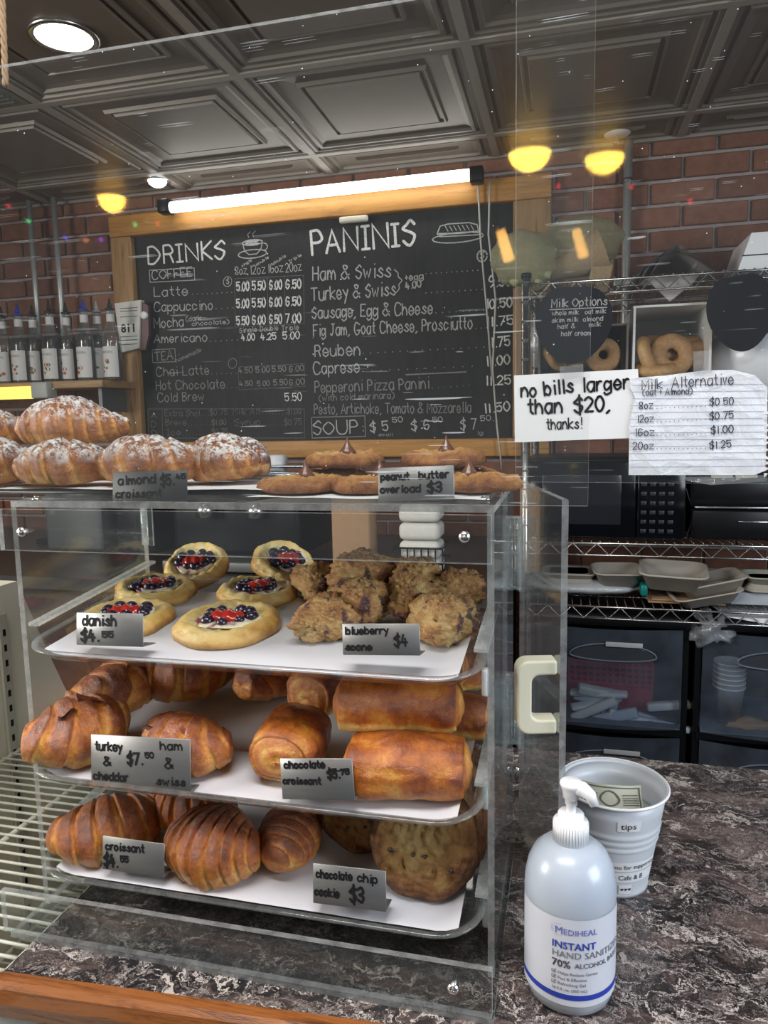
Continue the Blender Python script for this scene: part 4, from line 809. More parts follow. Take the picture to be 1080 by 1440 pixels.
A, B_ = R(735, 835, 2.13), R(905, 835, 2.13)
def pack(u, v):
    th = v * 2 * PI; x = A.x + (B_.x - A.x) * u; e = math.sin(PI * min(.98, max(.02, u))) ** .25
    return (Vector((x, 2.24 + .10 * e * math.cos(th), zq + .028 + .026 * e * math.sin(th) * (1 + .15 * noise.noise(Vector((u * 9, v * 5, 2)))))), .5)
pk = thing('wrapped_napkin_pack', 'plastic wrapped pack of white napkins on the rack shelf', 'pack', ((A.x + B_.x) / 2, 2.24, zq))
build('napkins', MB().grid(pack, 24, 20, closed_v=True), plain('napkin_white', (.50, .50, .52), .6), pk); build('film', MB().grid(lambda u, v: (pack(u, v)[0] + (pack(u, v)[0] - Vector((pack(u, v)[0].x, 2.24, zq + .028))) * .05, .5), 24, 20, closed_v=True), WRAP, pk)
c = R(905, 828, 2.15); solo('teal_clip', MB().rbox(c.x, 2.15, c.z, .020, .05, .034, .006), plain('teal', (.0, .16, .15), .4), 'small teal plastic clip beside the napkin pack', 'clip')
for k_, lb in enumerate(('flat brown cardboard sheet under the containers, lowest', 'flat brown cardboard sheet under the containers, upper')):
    A, B_ = R(912, 856, 2.12), R(1022, 850, 2.12); solo('cardboard_sheet', MB().rbox((A.x + B_.x) / 2 + k_ * .01, 2.24, zq + .003 + k_ * .007, B_.x - A.x, .22, .005, .001), KRAFT, lb, 'cardboard')
A = R(1032, 850, 2.12); solo('white_booklet', MB().rbox(A.x + .08, 2.22, zq + .02, .17, .16, .035, .003), plain('booklet', (.45, .48, .53), .6), 'white and blue booklets lying under the right container stack', 'booklet')
# -- plastic drawer carts
def cart(x0, x1, label, contents):
    t = thing('plastic_drawer_cart', label, 'drawer cart', ((x0 + x1) / 2, 2.27, -.85)); y0, y1 = 2.12, 2.44
    build('top_panel', MB().rbox((x0 + x1) / 2, 2.27, -.112, x1 - x0, .34, .035, .012, 3), BLACKP, t)
    for xs in (x0 + .008, x1 - .008): build('side_panel', MB().box(xs - .008, y0 + .01, -.85, xs + .008, y1, -.13), BLACKP, t)
    build('back_panel', MB().box(x0, y1 - .01, -.85, x1, y1, -.13), BLACKP, t)
    for k_, (za, zb_) in enumerate(((-.430, -.135), (-.74, -.455))):
        def bow(u, v, off=0.0): return Vector((x0 + .018 + (x1 - x0 - .036) * u, y0 - .030 * math.sin(PI * u) + off, za + (zb_ - za) * v))
        d = thing_part = MB().grid(lambda u, v: (bow(u, v), .5), 16, 4); d.grid(lambda u, v: (bow(u, v, .004), .5), 16, 4)
        do = build('drawer', d, DRAWER, t)
        h0 = zb_ - .075; hm = MB()
        hc = (x0 + x1) / 2 + .015
        for rr, mm in ((.118, 0),):
            pts = [(hc + rr * math.cos(a) , y0 - .032, h0 + .035 * math.sin(a) * (1 if math.sin(a) > 0 else .45)) for a in [2 * PI * q_ / 28 for q_ in range(28)]]
            hm.tube(pts + [pts[0]], .0028, 6, cap=False)
        build('handle_rim', hm, plain('grey_blue_plastic', (.10, .13, .17), .3), do)
        build('handle_recess', MB().prism([(hc + .112 * math.cos(a), h0 + .03 * math.sin(a) * (1 if math.sin(a) > 0 else .45)) for a in [2 * PI * q_ / 28 for q_ in range(28)]], y0 - .030, y0 - .027, M=Matrix(((1, 0, 0, 0), (0, 0, 1, 0), (0, 1, 0, 0), (0, 0, 0, 1)))), plain('recess_dark', (.035, .04, .05), .4), do)
        build('label_strip', MB().rbox(hc + .03, y0 - .037, h0 + .035, .10, .003, .014, .001), plain('label_grey', (.42, .43, .44), .6), do)
        build('drawer_floor', MB().box(x0 + .02, y0, za, x1 - .02, y1 - .02, za + .004), plain('drawer_inside', (.10, .12, .15), .5), do)
        build('divider_bar', MB().box(x0 + .008, y0 + .005, za - .024, x1 - .008, y0 + .03, za - .003), BLACKP, t)
    return t
x0, x1 = R(742, 900, 2.1).x, R(972, 900, 2.1).x
cart(x0, x1, 'smoky plastic drawer cart holding cutlery packets and a red basket', 0)
x2, x3 = R(981, 900, 2.1).x, R(1215, 900, 2.1).x
cart(x2, x3, 'smoky plastic drawer cart holding a stack of white cups', 1)
zf = -.424
c = R(855, 945, 2.25); rb = thing('red_basket', 'red lattice basket inside the left drawer cart', 'basket', (c.x, 2.3, zf))
RED = plain('red_plastic', (.32, .012, .03), .4); bm_ = MB()
for k_ in range(5): bm_.box(c.x - .12, 2.22, c.z - .03 + k_ * .018, c.x + .13, 2.226, c.z - .022 + k_ * .018)
for k_ in range(14): bm_.box(c.x - .12 + k_ * .0187, 2.219, c.z - .03, c.x - .114 + k_ * .0187, 2.2265, c.z + .05)
build('lattice_front', bm_, RED, rb)['kind'] = 'stuff'; build('tray_body', MB().box(c.x - .12, 2.23, zf, c.x + .13, 2.36, c.z - .0), RED, rb)
rr = random.Random(3)
for i in range(12):
    px, py = rr.uniform(800, 945), rr.uniform(972, 1018); c = R(px, py, rr.uniform(2.14, 2.20))
    o = solo('cutlery_packet', MB().rbox(0, 0, 0, rr.uniform(.10, .17), .03, rr.uniform(.014, .034), .006, 2, M=Matrix.LocRotScale(c, __import__('mathutils').Euler((rr.uniform(-.3, .3), rr.uniform(-.45, .45), rr.uniform(-.2, .2))), None)), plain('packet%d' % (i % 3), ((.55, .56, .50), (.40, .46, .52), (.62, .63, .60))[i % 3], .5), 'wrapped plastic cutlery packet in the left drawer, one of the heap', 'packet', c, 'cutlery packets in the drawer')
c = R(1024, 1012, 2.19)
for i in range(6):
    z = zf + i * .0145; solo('paper_cup', MB().lathe([(.030, .004 + .001), (.031, 0), (.042, .105), (.0445, .106), (.0445, .111), (.041, .110), (.029, .006), (.001, .006)], 24, (c.x, 2.20, z)), plain('cup_white', (.66, .66, .64), .5), ('lowest', 'second', 'third', 'fourth', 'fifth', 'topmost')[i] + ' white paper cup of the nested stack inside the right drawer', 'cup', (c.x, 2.20, z), 'stacked cups in the right drawer')
solo('brown_paper_scraps', MB().grid(lobe(R(1055, 1018, 2.18), .06, .03, .014, 4, .4), 10, 14, closed_v=True), KRAFT, 'crumpled brown paper beside the cups in the right drawer', 'paper', R(1055, 1018, 2.18))
c = R(1005, 890, 2.09); solo('crinkled_clear_bag', MB().grid(lobe((c.x, 2.13, -.125), .055, .05, .045, 9, .45), 18, 28, closed_v=True), WRAP, 'crinkled clear bag on the corner of the right drawer cart', 'plastic bag', (c.x, 2.11, -.12))
A = R(1062, 875, 2.1); solo('folded_paper', MB().add([(A.x - .07, 2.11, -.088), (A.x + .14, 2.11, -.088), (A.x + .14, 2.3, -.086), (A.x - .10, 2.3, -.086), (A.x + .03, 2.10, -.10)], [(0, 1, 2, 3), (0, 4, 1)]), PAPER, 'white sheet draped over the top of the right drawer cart', 'paper')
# -- things on the back counter, seen through and above the case
zc_ = .046
def seen(px, py, y): return ony(px, py, y)
A, B_ = seen(245, 760, 1.95), seen(425, 760, 1.95)
em_ = thing('espresso_machine', 'black and steel espresso machine on the back counter behind the case', 'espresso machine', ((A.x + B_.x) / 2, 2.1, zc_))
build('body', MB().rbox((A.x + B_.x) / 2, 2.12, zc_ + .14, B_.x - A.x, .36, .22, .02), BLACKP, em_); build('cup_rail', MB().tube([(A.x + .02, 1.95, zc_ + .275), (B_.x - .02, 1.95, zc_ + .275), (B_.x - .02, 2.27, zc_ + .275), (A.x + .02, 2.27, zc_ + .275), (A.x + .02, 1.95, zc_ + .275)], .005), CHROME, em_)
build('drip_tray', MB().rbox((A.x + B_.x) / 2, 1.90, zc_ + .018, B_.x - A.x - .04, .12, .03, .005), DSTEEL, em_)
for xx in (-.08, .08): build('group_head', MB().tube([((A.x + B_.x) / 2 + xx, 1.92, zc_ + .19), ((A.x + B_.x) / 2 + xx, 1.92, zc_ + .15)], .03, 16), CHROME, em_)
A, B_ = seen(468, 760, 1.85), seen(522, 760, 1.85)
kb = thing('kraft_bag', 'upright brown kraft paper bag behind the pastry case', 'paper bag', ((A.x + B_.x) / 2, 1.88, zc_)); build('bag_body', MB().rbox((A.x + B_.x) / 2, 1.88, zc_ + .125, B_.x - A.x, .08, .25, .006), KRAFT, kb)
build('folded_top', MB().rbox((A.x + B_.x) / 2, 1.875, zc_ + .245, B_.x - A.x - .006, .03, .03, .004), KRAFT, kb)
A, B_ = seen(553, 760, 1.82), seen(622, 760, 1.82); xm = (A.x + B_.x) / 2
nb_ = thing('wire_napkin_basket', 'black wire basket holding white napkins behind the case', 'basket', (xm, 1.88, zc_)); wm = MB()
for zz in (.01, .05, .09): wm.tube([(A.x, 1.82, zc_ + zz), (B_.x, 1.82, zc_ + zz), (B_.x, 1.94, zc_ + zz), (A.x, 1.94, zc_ + zz), (A.x, 1.82, zc_ + zz)], .003, 6)
for k_ in range(8): wm.tube([(A.x + (B_.x - A.x) * k_ / 7, 1.82, zc_ + .01), (A.x + (B_.x - A.x) * k_ / 7, 1.82, zc_ + .09)], .0022, 6)
build('wire_frame', wm, BLACKP, nb_)
for k_ in range(4): solo('napkin_stack', MB().rbox(xm, 1.88, zc_ + .034 + k_ * .048, B_.x - A.x - .02, .09, .045, .014, 3), plain('napkins', (.62, .60, .55), .9, bump=.3), ('lowest', 'second', 'third', 'topmost')[k_] + ' white napkin bundle in the black wire basket', 'napkins', (xm, 1.88, zc_ + .034 + k_ * .048), 'napkin bundles in the wire basket')
for (px0_, px1_, hh, mt, lb, nm) in ((60, 140, .30, DSTEEL, 'dull steel water boiler on the back counter at the left', 'water_boiler'), (160, 215, .20, BLACKP, 'black square canister on the back counter, beside the boiler', 'canister')):
    A, B_ = seen(px0_, 700, 2.1), seen(px1_, 700, 2.1); t = thing(nm, lb, nm.split('_')[-1], ((A.x + B_.x) / 2, 2.2, zc_))
    build('body', MB().rbox((A.x + B_.x) / 2, 2.2, zc_ + hh / 2, B_.x - A.x, .2, hh, .012), mt, t); build('lid', MB().rbox((A.x + B_.x) / 2, 2.2, zc_ + hh + .008, B_.x - A.x - .02, .18, .014, .005), BLACKP, t)
p = seen(385, 652, 2.3); solo('paper_roll', MB().tube([(p.x - .035, 2.3, .33), (p.x + .04, 2.3, .33)], .03, 18), WHITEP, 'white paper roll just below the lower board frame', 'paper roll', (p.x, 2.3, .33))
# ================================================================== PASTRY CASE
CX0, CX1, CY0, CY1, CT = -.492, -.053, .554, .763, .403
AE = [ACR, EDGE]; e = .0055
pc = thing('pastry_case', 'clear acrylic three tray pastry case on the marble counter', 'display case', ((CX0 + CX1) / 2, CY0, 0))
def slab(name, x0, y0, z0, x1, y1, z1, thin, parent=pc, mats=AE): return build(name, MB().box(x0, y0, z0, x1, y1, z1, 0, thin, 1), mats, parent)
slab('base_panel', CX0 - .003, .512, .0, CX1 + .003, CY1, .0055, 2)
slab('side_panel', CX1 - e, CY0, .0056, CX1, CY1, CT - e - .0002, 0); slab('side_panel', CX0, CY0, .0056, CX0 + e, CY1, CT - e - .0002, 0)
slab('top_panel', CX0, CY0, CT - e, CX1, CY1, CT, 2)
slab('front_strip', CX0 - .010, CY0 - e - .0003, .358, CX1 - .002, CY0 - .0003, .396, 1)['label'] = 'upper front strip with two screws'
slab('front_strip', CX0 - .010, .5115, .0057, CX1 + .002, .517, .046, 1)['label'] = 'lower front strip'
def screw(px, py, y, parent=pc, up=False):
    p = ony(px, py, y) if not up else onz(px, py, CT + .001)
    M_ = Matrix.Translation(p) @ (Matrix.Rotation(PI / 2, 4, 'X') if not up else Matrix.Identity(4))
    m = MB().lathe([(.0001, .0026), (.0025, .0024), (.0042, .0012), (.0046, 0)], 16, M=M_); m.rbox(0, 0, .0022, .005, .0011, .0012, .0002, 1, 0, M=M_).rbox(0, 0, .0022, .0011, .005, .0012, .0002, 1, 0, M=M_)
    s_ = build('screw', m, STEEL, parent)
    if not up: build('shank', MB().tube([p + Vector((0, .001, 0)), p + Vector((0, .014, 0))], .0022, 8), STEEL, s_)
    return s_
screw(653, 755, .5475); screw(30, 748, .5475); screw(637, 1391, .510); screw(762, 702, 0, up=False) if False else None
p = ony(682, 702, .56); screw(682, 702, .56, up=True); screw(52, 702, .56, up=True)
def railpair(zf, zb, x, s):
    m = MB()
    for dz in (0, .013):
        v = [(x, CY0 + .003, zf + dz), (x + s * .011, CY0 + .003, zf + dz), (x + s * .011, CY1 - .004, zb + dz), (x, CY1 - .004, zb + dz)]
        t = [(a, b, c + .003) for a, b, c in v]
        m.add(v + t, [(3, 2, 1, 0), (4, 5, 6, 7), (0, 1, 5, 4), (1, 2, 6, 5), (2, 3, 7, 6), (3, 0, 4, 7)], 1 if dz else 0)
    return m
ZF = (.256, .143, .045); SL = .10
for zf in ZF:
    for x, s in ((CX0 + e, 1), (CX1 - e, -1)):
        build('tray_rail', railpair(zf + .016, zf + .016 + SL * .2, x, s), [ACR, EDGE], pc)
for z in (.245, .142, .030): build('rail_pad', MB().rbox(CX1 - .012, .60, z, .006, .010, .024, .002), WHITEP, pc)
# hinges and the open rear door folded out to the right
hA = onz(735, 677, CT); hB = onz(795, 703, CT); dirv = (hB - hA); dirv.z = 0; dl = dirv.length; ang = math.atan2(dirv.y, dirv.x)
DM = Matrix.Translation((hA.x, hA.y, 0)) @ Matrix.Rotation(ang, 4, 'Z')
dzb = .022
dp = build('rear_door', MB().box(0, -e / 2, dzb, dl, e / 2, CT, 0, 1, 1, M=DM), AE, pc); dp['label'] = 'open rear door with a cream handle'
hz0, hz1 = ony(770, 1026, .66).z, ony(770, 926, .66).z
hm = MB()
hxc = dl - .016; hw_ = .034; cw = DM @ Vector((hxc, -.02, 0)); hz1 = ony(765, 926, cw.y).z; hz0 = ony(765, 1028, cw.y).z
def cpath(y0, y1, z0, z1, r, n=6):     # C shape in the door's (normal, up) plane, open towards the door
    return [(y1, z1), (y0 + r, z1)] + [(y0 + r - r * math.sin(PI / 2 * k / n), z1 - r + r * math.cos(PI / 2 * k / n)) for k in range(1, n + 1)] + [(y0 + r - r * math.cos(PI / 2 * k / n), z0 + r - r * math.sin(PI / 2 * k / n)) for k in range(0, n + 1)] + [(y1, z0)]
O = cpath(-hw_ - e / 2, -e / 2 - .0002, hz0, hz1, .010); I = cpath(-hw_ - e / 2 + .0125, -e / 2 - .0002, hz0 + .0125, hz1 - .0125, .007)
nO = len(O); vs = []; fs = []
for x in (hxc - .009, hxc + .009): vs += [(x, a, b) for a, b in O] + [(x, a, b) for a, b in I]
for L_ in (0, 1):
    o0 = L_ * 2 * nO
    for k_ in range(nO - 1):
        q = (o0 + k_, o0 + k_ + 1, o0 + nO + k_ + 1, o0 + nO + k_); fs.append(q if L_ else q[::-1])
for k_ in range(nO - 1):
    fs.append((k_, k_ + 1, 2 * nO + k_ + 1, 2 * nO + k_)); fs.append((nO + k_, 3 * nO + k_, 3 * nO + k_ + 1, nO + k_ + 1))
fs += [(0, 2 * nO, 3 * nO, nO), (nO - 1, 2 * nO - 1, 4 * nO - 1, 3 * nO - 1)]
hm.add(vs, fs, 0, False, M=DM)
hob = build('handle', hm, HANDLE, dp); bv = hob.modifiers.new('bevel', 'BEVEL'); bv.width = .0022; bv.segments = 3; bv.limit_method = 'ANGLE'
def hinge(pya, pyb, name='hinge'):
    z1_ = ony(740, pya, CY1 + .006).z; z0_ = ony(740, pyb, CY1 + .006).z
    m = MB().box(CX1 - .011, CY1 + .0005, z0_, CX1 + .001, CY1 + .0035, z1_, 0, 1, 1)
    m.tube([(CX1 + .004, CY1 + .008, z0_), (CX1 + .004, CY1 + .008, z1_)], .0042, 10, 1)
    nseg = 4
    for k_ in range(nseg + 1): zz = z0_ + (z1_ - z0_) * k_ / nseg; m.tube([(CX1 + .004, CY1 + .008, zz - .0012), (CX1 + .004, CY1 + .008, zz + .0012)], .0050, 10, 1)
    m.box(.001, -.0058, z0_, .013, -.003, z1_, 0, 1, 1, M=DM)
    return build(name, m, AE, pc)
hinge(728, 828); hinge(950, 1046)
for za, zb_ in ((.325, .375), (.09, .14)):
    build('hinge', MB().box(CX0 - .001, CY1 + .0005, za, CX0 + .012, CY1 + .0035, zb_, 0, 1, 1).tube([(CX0 - .003, CY1 + .008, za), (CX0 - .003, CY1 + .008, zb_)], .0042, 10, 1), AE, pc)
build('latch_screw', MB().lathe([(.0001, -.009), (.0018, -.004), (.003, 0), (.003, .010), (.0001, .011)], 10, (CX1 + .004, CY1 + .008, .075)), STEEL, pc)
# ------------------------------------------------------------------ trays
def rloop(x0, x1, y0, y1, r, n=7):
    o = []
    for cx_, cy_, a0 in ((x1 - r, y1 - r, 0), (x0 + r, y1 - r, 90), (x0 + r, y0 + r, 180), (x1 - r, y0 + r, 270)):
        o += [(cx_ + r * math.cos(math.radians(a0 + 90 * k / (n - 1))), cy_ + r * math.sin(math.radians(a0 + 90 * k / (n - 1)))) for k in range(n)]
    return o
TR = []; WAXP = plain('tray_liner_paper', (0.62, 0.62, 0.67), 0.6, var=0.05, nscale=14, bump=0.15)
def tray(i, x0, x1, y0, y1, zf, label):
    t = thing('serving_tray', label, 'tray', ((x0 + x1) / 2, y0, zf), (math.atan(SL), 0, 0))
    D = (y1 - y0); W = (x1 - x0) / 2
    prof = [(.016, .0), (.010, .003), (.006, .009), (.004, .0115), (.0, .012), (.0, .0138), (.005, .014), (.0085, .010), (.0115, .005), (.017, .0024)]
    vs = []; n = 28
    for ins, z in prof: vs += [(x, y, z) for x, y in rloop(-W + ins, W - ins, ins, D - ins, .040 - ins * .6)]
    m = MB(); fq = [(a * n + k, a * n + (k + 1) % n, a * n + n + (k + 1) % n, a * n + n + k) for a in range(len(prof) - 1) for k in range(n)]
    m.add(vs, fq, 0, True); 
    for idx in range(len(m.f)):
        if idx // n in (3, 4, 5): m.m[idx] = 1
    m.add([v for v in vs[:n]], [tuple(range(n - 1, -1, -1))], 0); m.add([v for v in vs[-n:]], [tuple(range(n))], 0)
    build('tray_shell', m, [TRAYC, TEDGE], t, world=False); TR.append((t, W, D)); return t
for i, (y0, x0, x1, lb) in enumerate(((.532, -.484, -.061, 'clear tray with danishes and scones, topmost in the case'), (.522, -.484, -.061, 'clear tray with ham and chocolate croissants, middle of the case'), (.524, -.484, -.061, 'clear tray with croissants and cookies, lowest in the case'))):
    tray(i, x0, x1, y0, .752, ZF[i], lb)
def tp(i, px, py, dz=.004):
    """point on tray i's floor under a picture position"""
    t, W, D = TR[i]; n = Vector((0, -SL, 1)).normalized(); return hit(px, py, Vector(t.location) + n * dz, n)
for i, lb in enumerate(('white paper sheet lining the topmost tray', 'white paper sheet lining the middle tray', 'white paper sheet lining the lowest tray')):
    t, W, D = TR[i]; x0, x1, y0, y1 = -W + .020, W - .020, .018, D - .018
    o = solo('paper_sheet', MB().grid(lambda u, v: (Vector((x0 + (x1 - x0) * u, y0 + (y1 - y0) * v, .0034 + .0006 * noise.noise(Vector((u * 8, v * 5, i))) + (.006 * max(0, abs(u - .5) * 2 - .93) / .07))), .5), 40, 14), WAXP, lb, 'paper', (0, 0, 0))
    o.location = t.location; o.rotation_euler = t.rotation_euler
# ------------------------------------------------------------------ pastry shapes (all real size, base on z=0)
def nz3(p, s, seed): return noise.noise(Vector((p[0] * s + seed * 7.3, p[1] * s - seed * 3.1, p[2] * s + seed)))
def sstep(a, b, x):
    t = min(1, max(0, (x - a) / (b - a))); return t * t * (3 - 2 * t)
def croissant(L, R, seed, arc=.9, K=4.2, tip=.22, twist=.35, flat=.62, NU=150, NV=56, ph=0.0, peak=.72):
    Rc = L / 2 / math.sin(arc)
    def fn(u, v):
        s = 2 * u - 1; a = s * arc; c = Vector((Rc * math.sin(a), -Rc * math.cos(a), 0)); th = v * 2 * PI
        env = tip + (1 - tip) * max(0, math.cos(s * PI / 2 * .97)) ** peak
        env *= 1 + .07 * noise.noise(Vector((s * 2.1, seed * 3.7, 0)))
        endc = min(1, (1 - abs(s)) / .05) ** .5 if abs(s) > .95 else 1
        side = 1 if s > 0 else -1
        q = abs(s + .05 * math.sin(seed * 2.3)) * K + .35 + twist * math.sin(th + ph) * side * .7
        q += .30 * noise.noise(Vector((q * .9, seed * 1.9, side * 3))) + .10 * noise.noise(Vector((th_c(th)[0] * 1.4, th_c(th)[1] * 1.4, q + seed)))
        fr = q - math.floor(q); b = sstep(0, .10, fr) * (1 - .9 * sstep(.60, .97, fr))
        stri = math.sin(fr * 75 + 4 * noise.noise(Vector((s * 6, th_c(th)[0] * 2, seed)))) * sstep(.55, .8, fr)
        r = R * env * endc * (.93 + .09 * b + .06 * (1 - fr) + .008 * stri)
        d = Vector((math.sin(a) * math.cos(th), -math.cos(a) * math.cos(th), math.sin(th)))
        p = c + Vector((d.x * r * 1.10, d.y * r * 1.10, d.z * r * .95))
        z = p.z; lim = -R * flat * (.6 + .4 * env)
        if z < lim: z = lim + (z - lim) * .12
        p.z = z + R * flat + R * .05
        nn = nz3(p, 38, seed); n2 = nz3(p, 110, seed); p += d * (nn * R * .085 + n2 * R * .030 + nz3(p, 300, seed) * R * .012)
        p.z = max(p.z, .0005)
        top = max(0, d.z); bk = .14 + .40 * b + .28 * top - (.18 if d.z < -.25 else 0) + .16 * nn + .08 * stri
        return (p, bk)
    m = MB().grid(fn, NU, NV, closed_v=True)
    cy_ = sum(v[1] for v in m.v) / len(m.v); m.v = [(x, y - cy_, z) for x, y, z in m.v]
    return m
def th_c(t): return (math.cos(t), math.sin(t))
def chocroll(L, W, Hh, seed, NU=84, NV=60, pale=.3, dark=.0):
    def fn(u, v):
        th = v * 2 * PI; ct, st = math.cos(th), math.sin(th); E_ = .17
        if u < E_ or u > 1 - E_:
            e_ = (u / E_) if u < E_ else ((1 - u) / E_); sgn = -1 if u < .5 else 1
            rad = .80 * e_ ** .75; fold = .5 + .5 * math.sin(e_ * 12 + sgn * th + seed)
            x = sgn * (L / 2 + .014 * L * fold * (1 - e_) + .010 * L * (1 - e_) - L * .06 * e_ ** 3); bk = .20 + .20 * fold + .14 * e_; body = 0
        else:
            t = (u - E_) / (1 - 2 * E_) * 2 - 1; x = t * L / 2 * .94; rad = .80 + .20 * (1 - abs(t) ** 5) ** .6; bk = None; body = 1
        n_ = 2.35; k_ = (abs(ct) ** n_ + abs(st) ** n_) ** (-1 / n_)
        lump = 1 + .07 * noise.noise(Vector((x * 30 + seed * 5, ct * .8, st * .8)))
        p = Vector((x, W / 2 * rad * ct * k_ * lump, Hh / 2 * rad * st * k_ * lump + Hh / 2 + .08 * Hh * max(0, st) * (1 - (2 * x / L) ** 2)))
        p.y += .10 * W * math.sin(x * 28 + seed) * .4
        nn = nz3(p, 36, seed); wv = nz3((p.x * .45, p.y, p.z), 120, seed); fine = nz3(p, 260, seed)
        p += Vector((0, ct, st)) * (nn * .0028 + wv * .0014 + fine * .0004) * (rad if body else rad * .6)
        if bk is None:
            bk = .50 + .32 * nn + dark + .22 * wv + .08 * st
            low = sstep(.45, .22, p.z / Hh) if ct < .3 else 0; bk -= (max(0, min(1, (.44 - p.z / Hh) / .2))) * (1 if ct < 0 else .6) * pale * 2.0
        p.z = max(p.z, .0004); return (p, bk)
    return MB().grid(fn, NU, NV, closed_v=True)
def disc(Rd, hh, seed, crack=.0012, NR=30, NT=72, rim=0.0, dip=0.0, edge=.6, wob=.05, pale=.25, fe=3.0):
    def fn(u, v):
        a = v * 2 * PI
        if u < .82: f = u / .82; top = True
        else: f = 1 - (u - .82) / .18 * .0; top = False
        R0 = Rd * (1 + wob * noise.noise(Vector((math.cos(a) * 1.5, math.sin(a) * 1.5, seed))) * 2 + .012 * math.sin(7 * a + seed))
        if top:
            r = R0 * f; base = hh * (1 - f ** 5) ** .45 if f < .999 else 0; base = hh * max(.0, 1 - f ** 6) ** .42
            base += rim * math.exp(-((f - .78) / .13) ** 2) - dip * math.exp(-(f / .55) ** 4)
            p = Vector((r * math.cos(a), r * math.sin(a), base * 1.0 + .001))
            c_ = abs(nz3((p.x, p.y, 0), 75, seed)); nn = nz3((p.x, p.y, 0), 28, seed); sm_ = nz3((p.x, p.y, 0), 210, seed)
            ring = math.sin(f * 46 + 5 * nz3((p.x, p.y, 0), 40, seed + 2)) * max(0, f - .45); p.z += (nn * 1.6 + c_ * 3.6 + sm_ * 1.3 + ring * .9) * crack * (1 if f < .97 else .3)
            return (p, pale + edge * f ** fe + .30 * nn - .35 * c_ + .10 * ring)
        t = (u - .82) / .18; r = R0 * (1 - t); return (Vector((r * math.cos(a), r * math.sin(a), .0005 * (1 - t))), .75)
    return MB().grid(fn, NR, NT, closed_v=True)
def scone(sx, sy, sz, seed, NU=44, NV=64):
    def fn(u, v):
        th = u * PI; ph_ = v * 2 * PI; d = Vector((math.sin(th) * math.cos(ph_), math.sin(th) * math.sin(ph_), math.cos(th)))
        tri = 1 - .16 * math.cos(3 * ph_ + seed)
        n1 = nz3(d, 1.7, seed); n2 = abs(nz3(d, 4.3, seed)); n3 = nz3(d, 11, seed); n4 = nz3(d, 24, seed)
        k_ = (1 + .24 * n1 + .26 * n2 + .10 * n3 + .05 * n4) * .9
        p = Vector((d.x * sx / 2 * tri * k_, d.y * sy / 2 * tri * k_, d.z * sz * .62 * k_))
        p.z += sz * .42
        if p.z < 0: p.z = .0004
        return (p, .30 + .55 * n1 - .30 * n3 + .35 * n2 + .1 * d.z)
    return MB().grid(fn, NU, NV, closed_v=True)
EU = __import__('mathutils').Euler
def place(o, loc, rot): o.location = loc; o.rotation_euler = rot; return o
YAW = math.radians(14)
def pastry(mb, mat, name, label, cat, loc, rot, group):
    o = build(name, mb, mat, bake=True); place(o, loc, rot); return tag(o, label, cat, group)
# ------------------------------------------------------------------ tray 1: danishes
def danish(px, py, Rd, label, tilt=0.0, yaw=0.0, seed=1, lift=0.0):
    c = tp(0, px, py, .0045); c.z += lift
    t = thing('danish', label, 'danish', c, (math.atan(SL) + tilt, 0, yaw), 'fruit danishes on the top tray')
    build('pastry_shell', disc(Rd * 1.05, .0085, seed, .0010, NR=34, NT=90, rim=.0052, dip=.002, wob=.055, pale=.05), DAN, t, world=False, bake=True)
    fm_ = disc(Rd * .66, .0030, seed + 3, .0008, NR=14, NT=36, wob=.1); fm_.v = [(x * 1.05, y * .90, z + .0078) for x, y, z in fm_.v]; build('cheese_filling', fm_, FILL, t, world=False)
    sm_ = MB().grid(lambda u, v: (Vector((Rd * .36 * math.cos(u * PI), .0115 * math.sin(u * PI) ** .6 * math.cos(v * 2 * PI) - .002, .0135 + .0060 * math.sin(u * PI) ** .6 * math.sin(v * 2 * PI) + .0012 * math.sin(u * 26 + v * 9))), .5), 26, 18, closed_v=True)
    build('strawberry', sm_, STRAW, t, world=False)
    rr = random.Random(seed * 5); nb_ = 9
    for k in range(nb_):
        a = 2 * PI * k / nb_ + rr.uniform(-.15, .15); r = Rd * rr.uniform(.34, .46); br = rr.uniform(.0050, .0072)
        b = MB().lathe([(.0001, br * .60), (br * .25, br * .66), (br * .35, br * .74), (br * .62, br * .62), (br * .86, br * .36), (br, 0), (br * .86, -br * .4), (br * .5, -br * .7)], 14, (r * 1.15 * math.cos(a), r * .80 * math.sin(a) + .001, .0132))
        build('blueberry', b, BLUEB, t, world=False)
    return t
for a in ((322, 884, .0505, 'danish at the front middle of the top tray, beside the scones', 0, 0, 1), (178, 876, .0455, 'danish behind the danish price tag, at the front left', 0, .3, 2), (219, 836, .0440, 'danish in the middle row at the left, above the price tag', 0, .7, 3), (362, 840, .0430, 'danish in the middle row, next to the blueberry scones', 0, 1.1, 4)): danish(*a)
danish(277, 806, .0390, 'danish at the back left of the top tray, tipped up to face out', .42, .2, 5, .006); danish(400, 804, .0400, 'danish at the back right of the top tray, tipped up to face out', .42, .9, 6, .006)
gs = 'blueberry scones on the top tray'
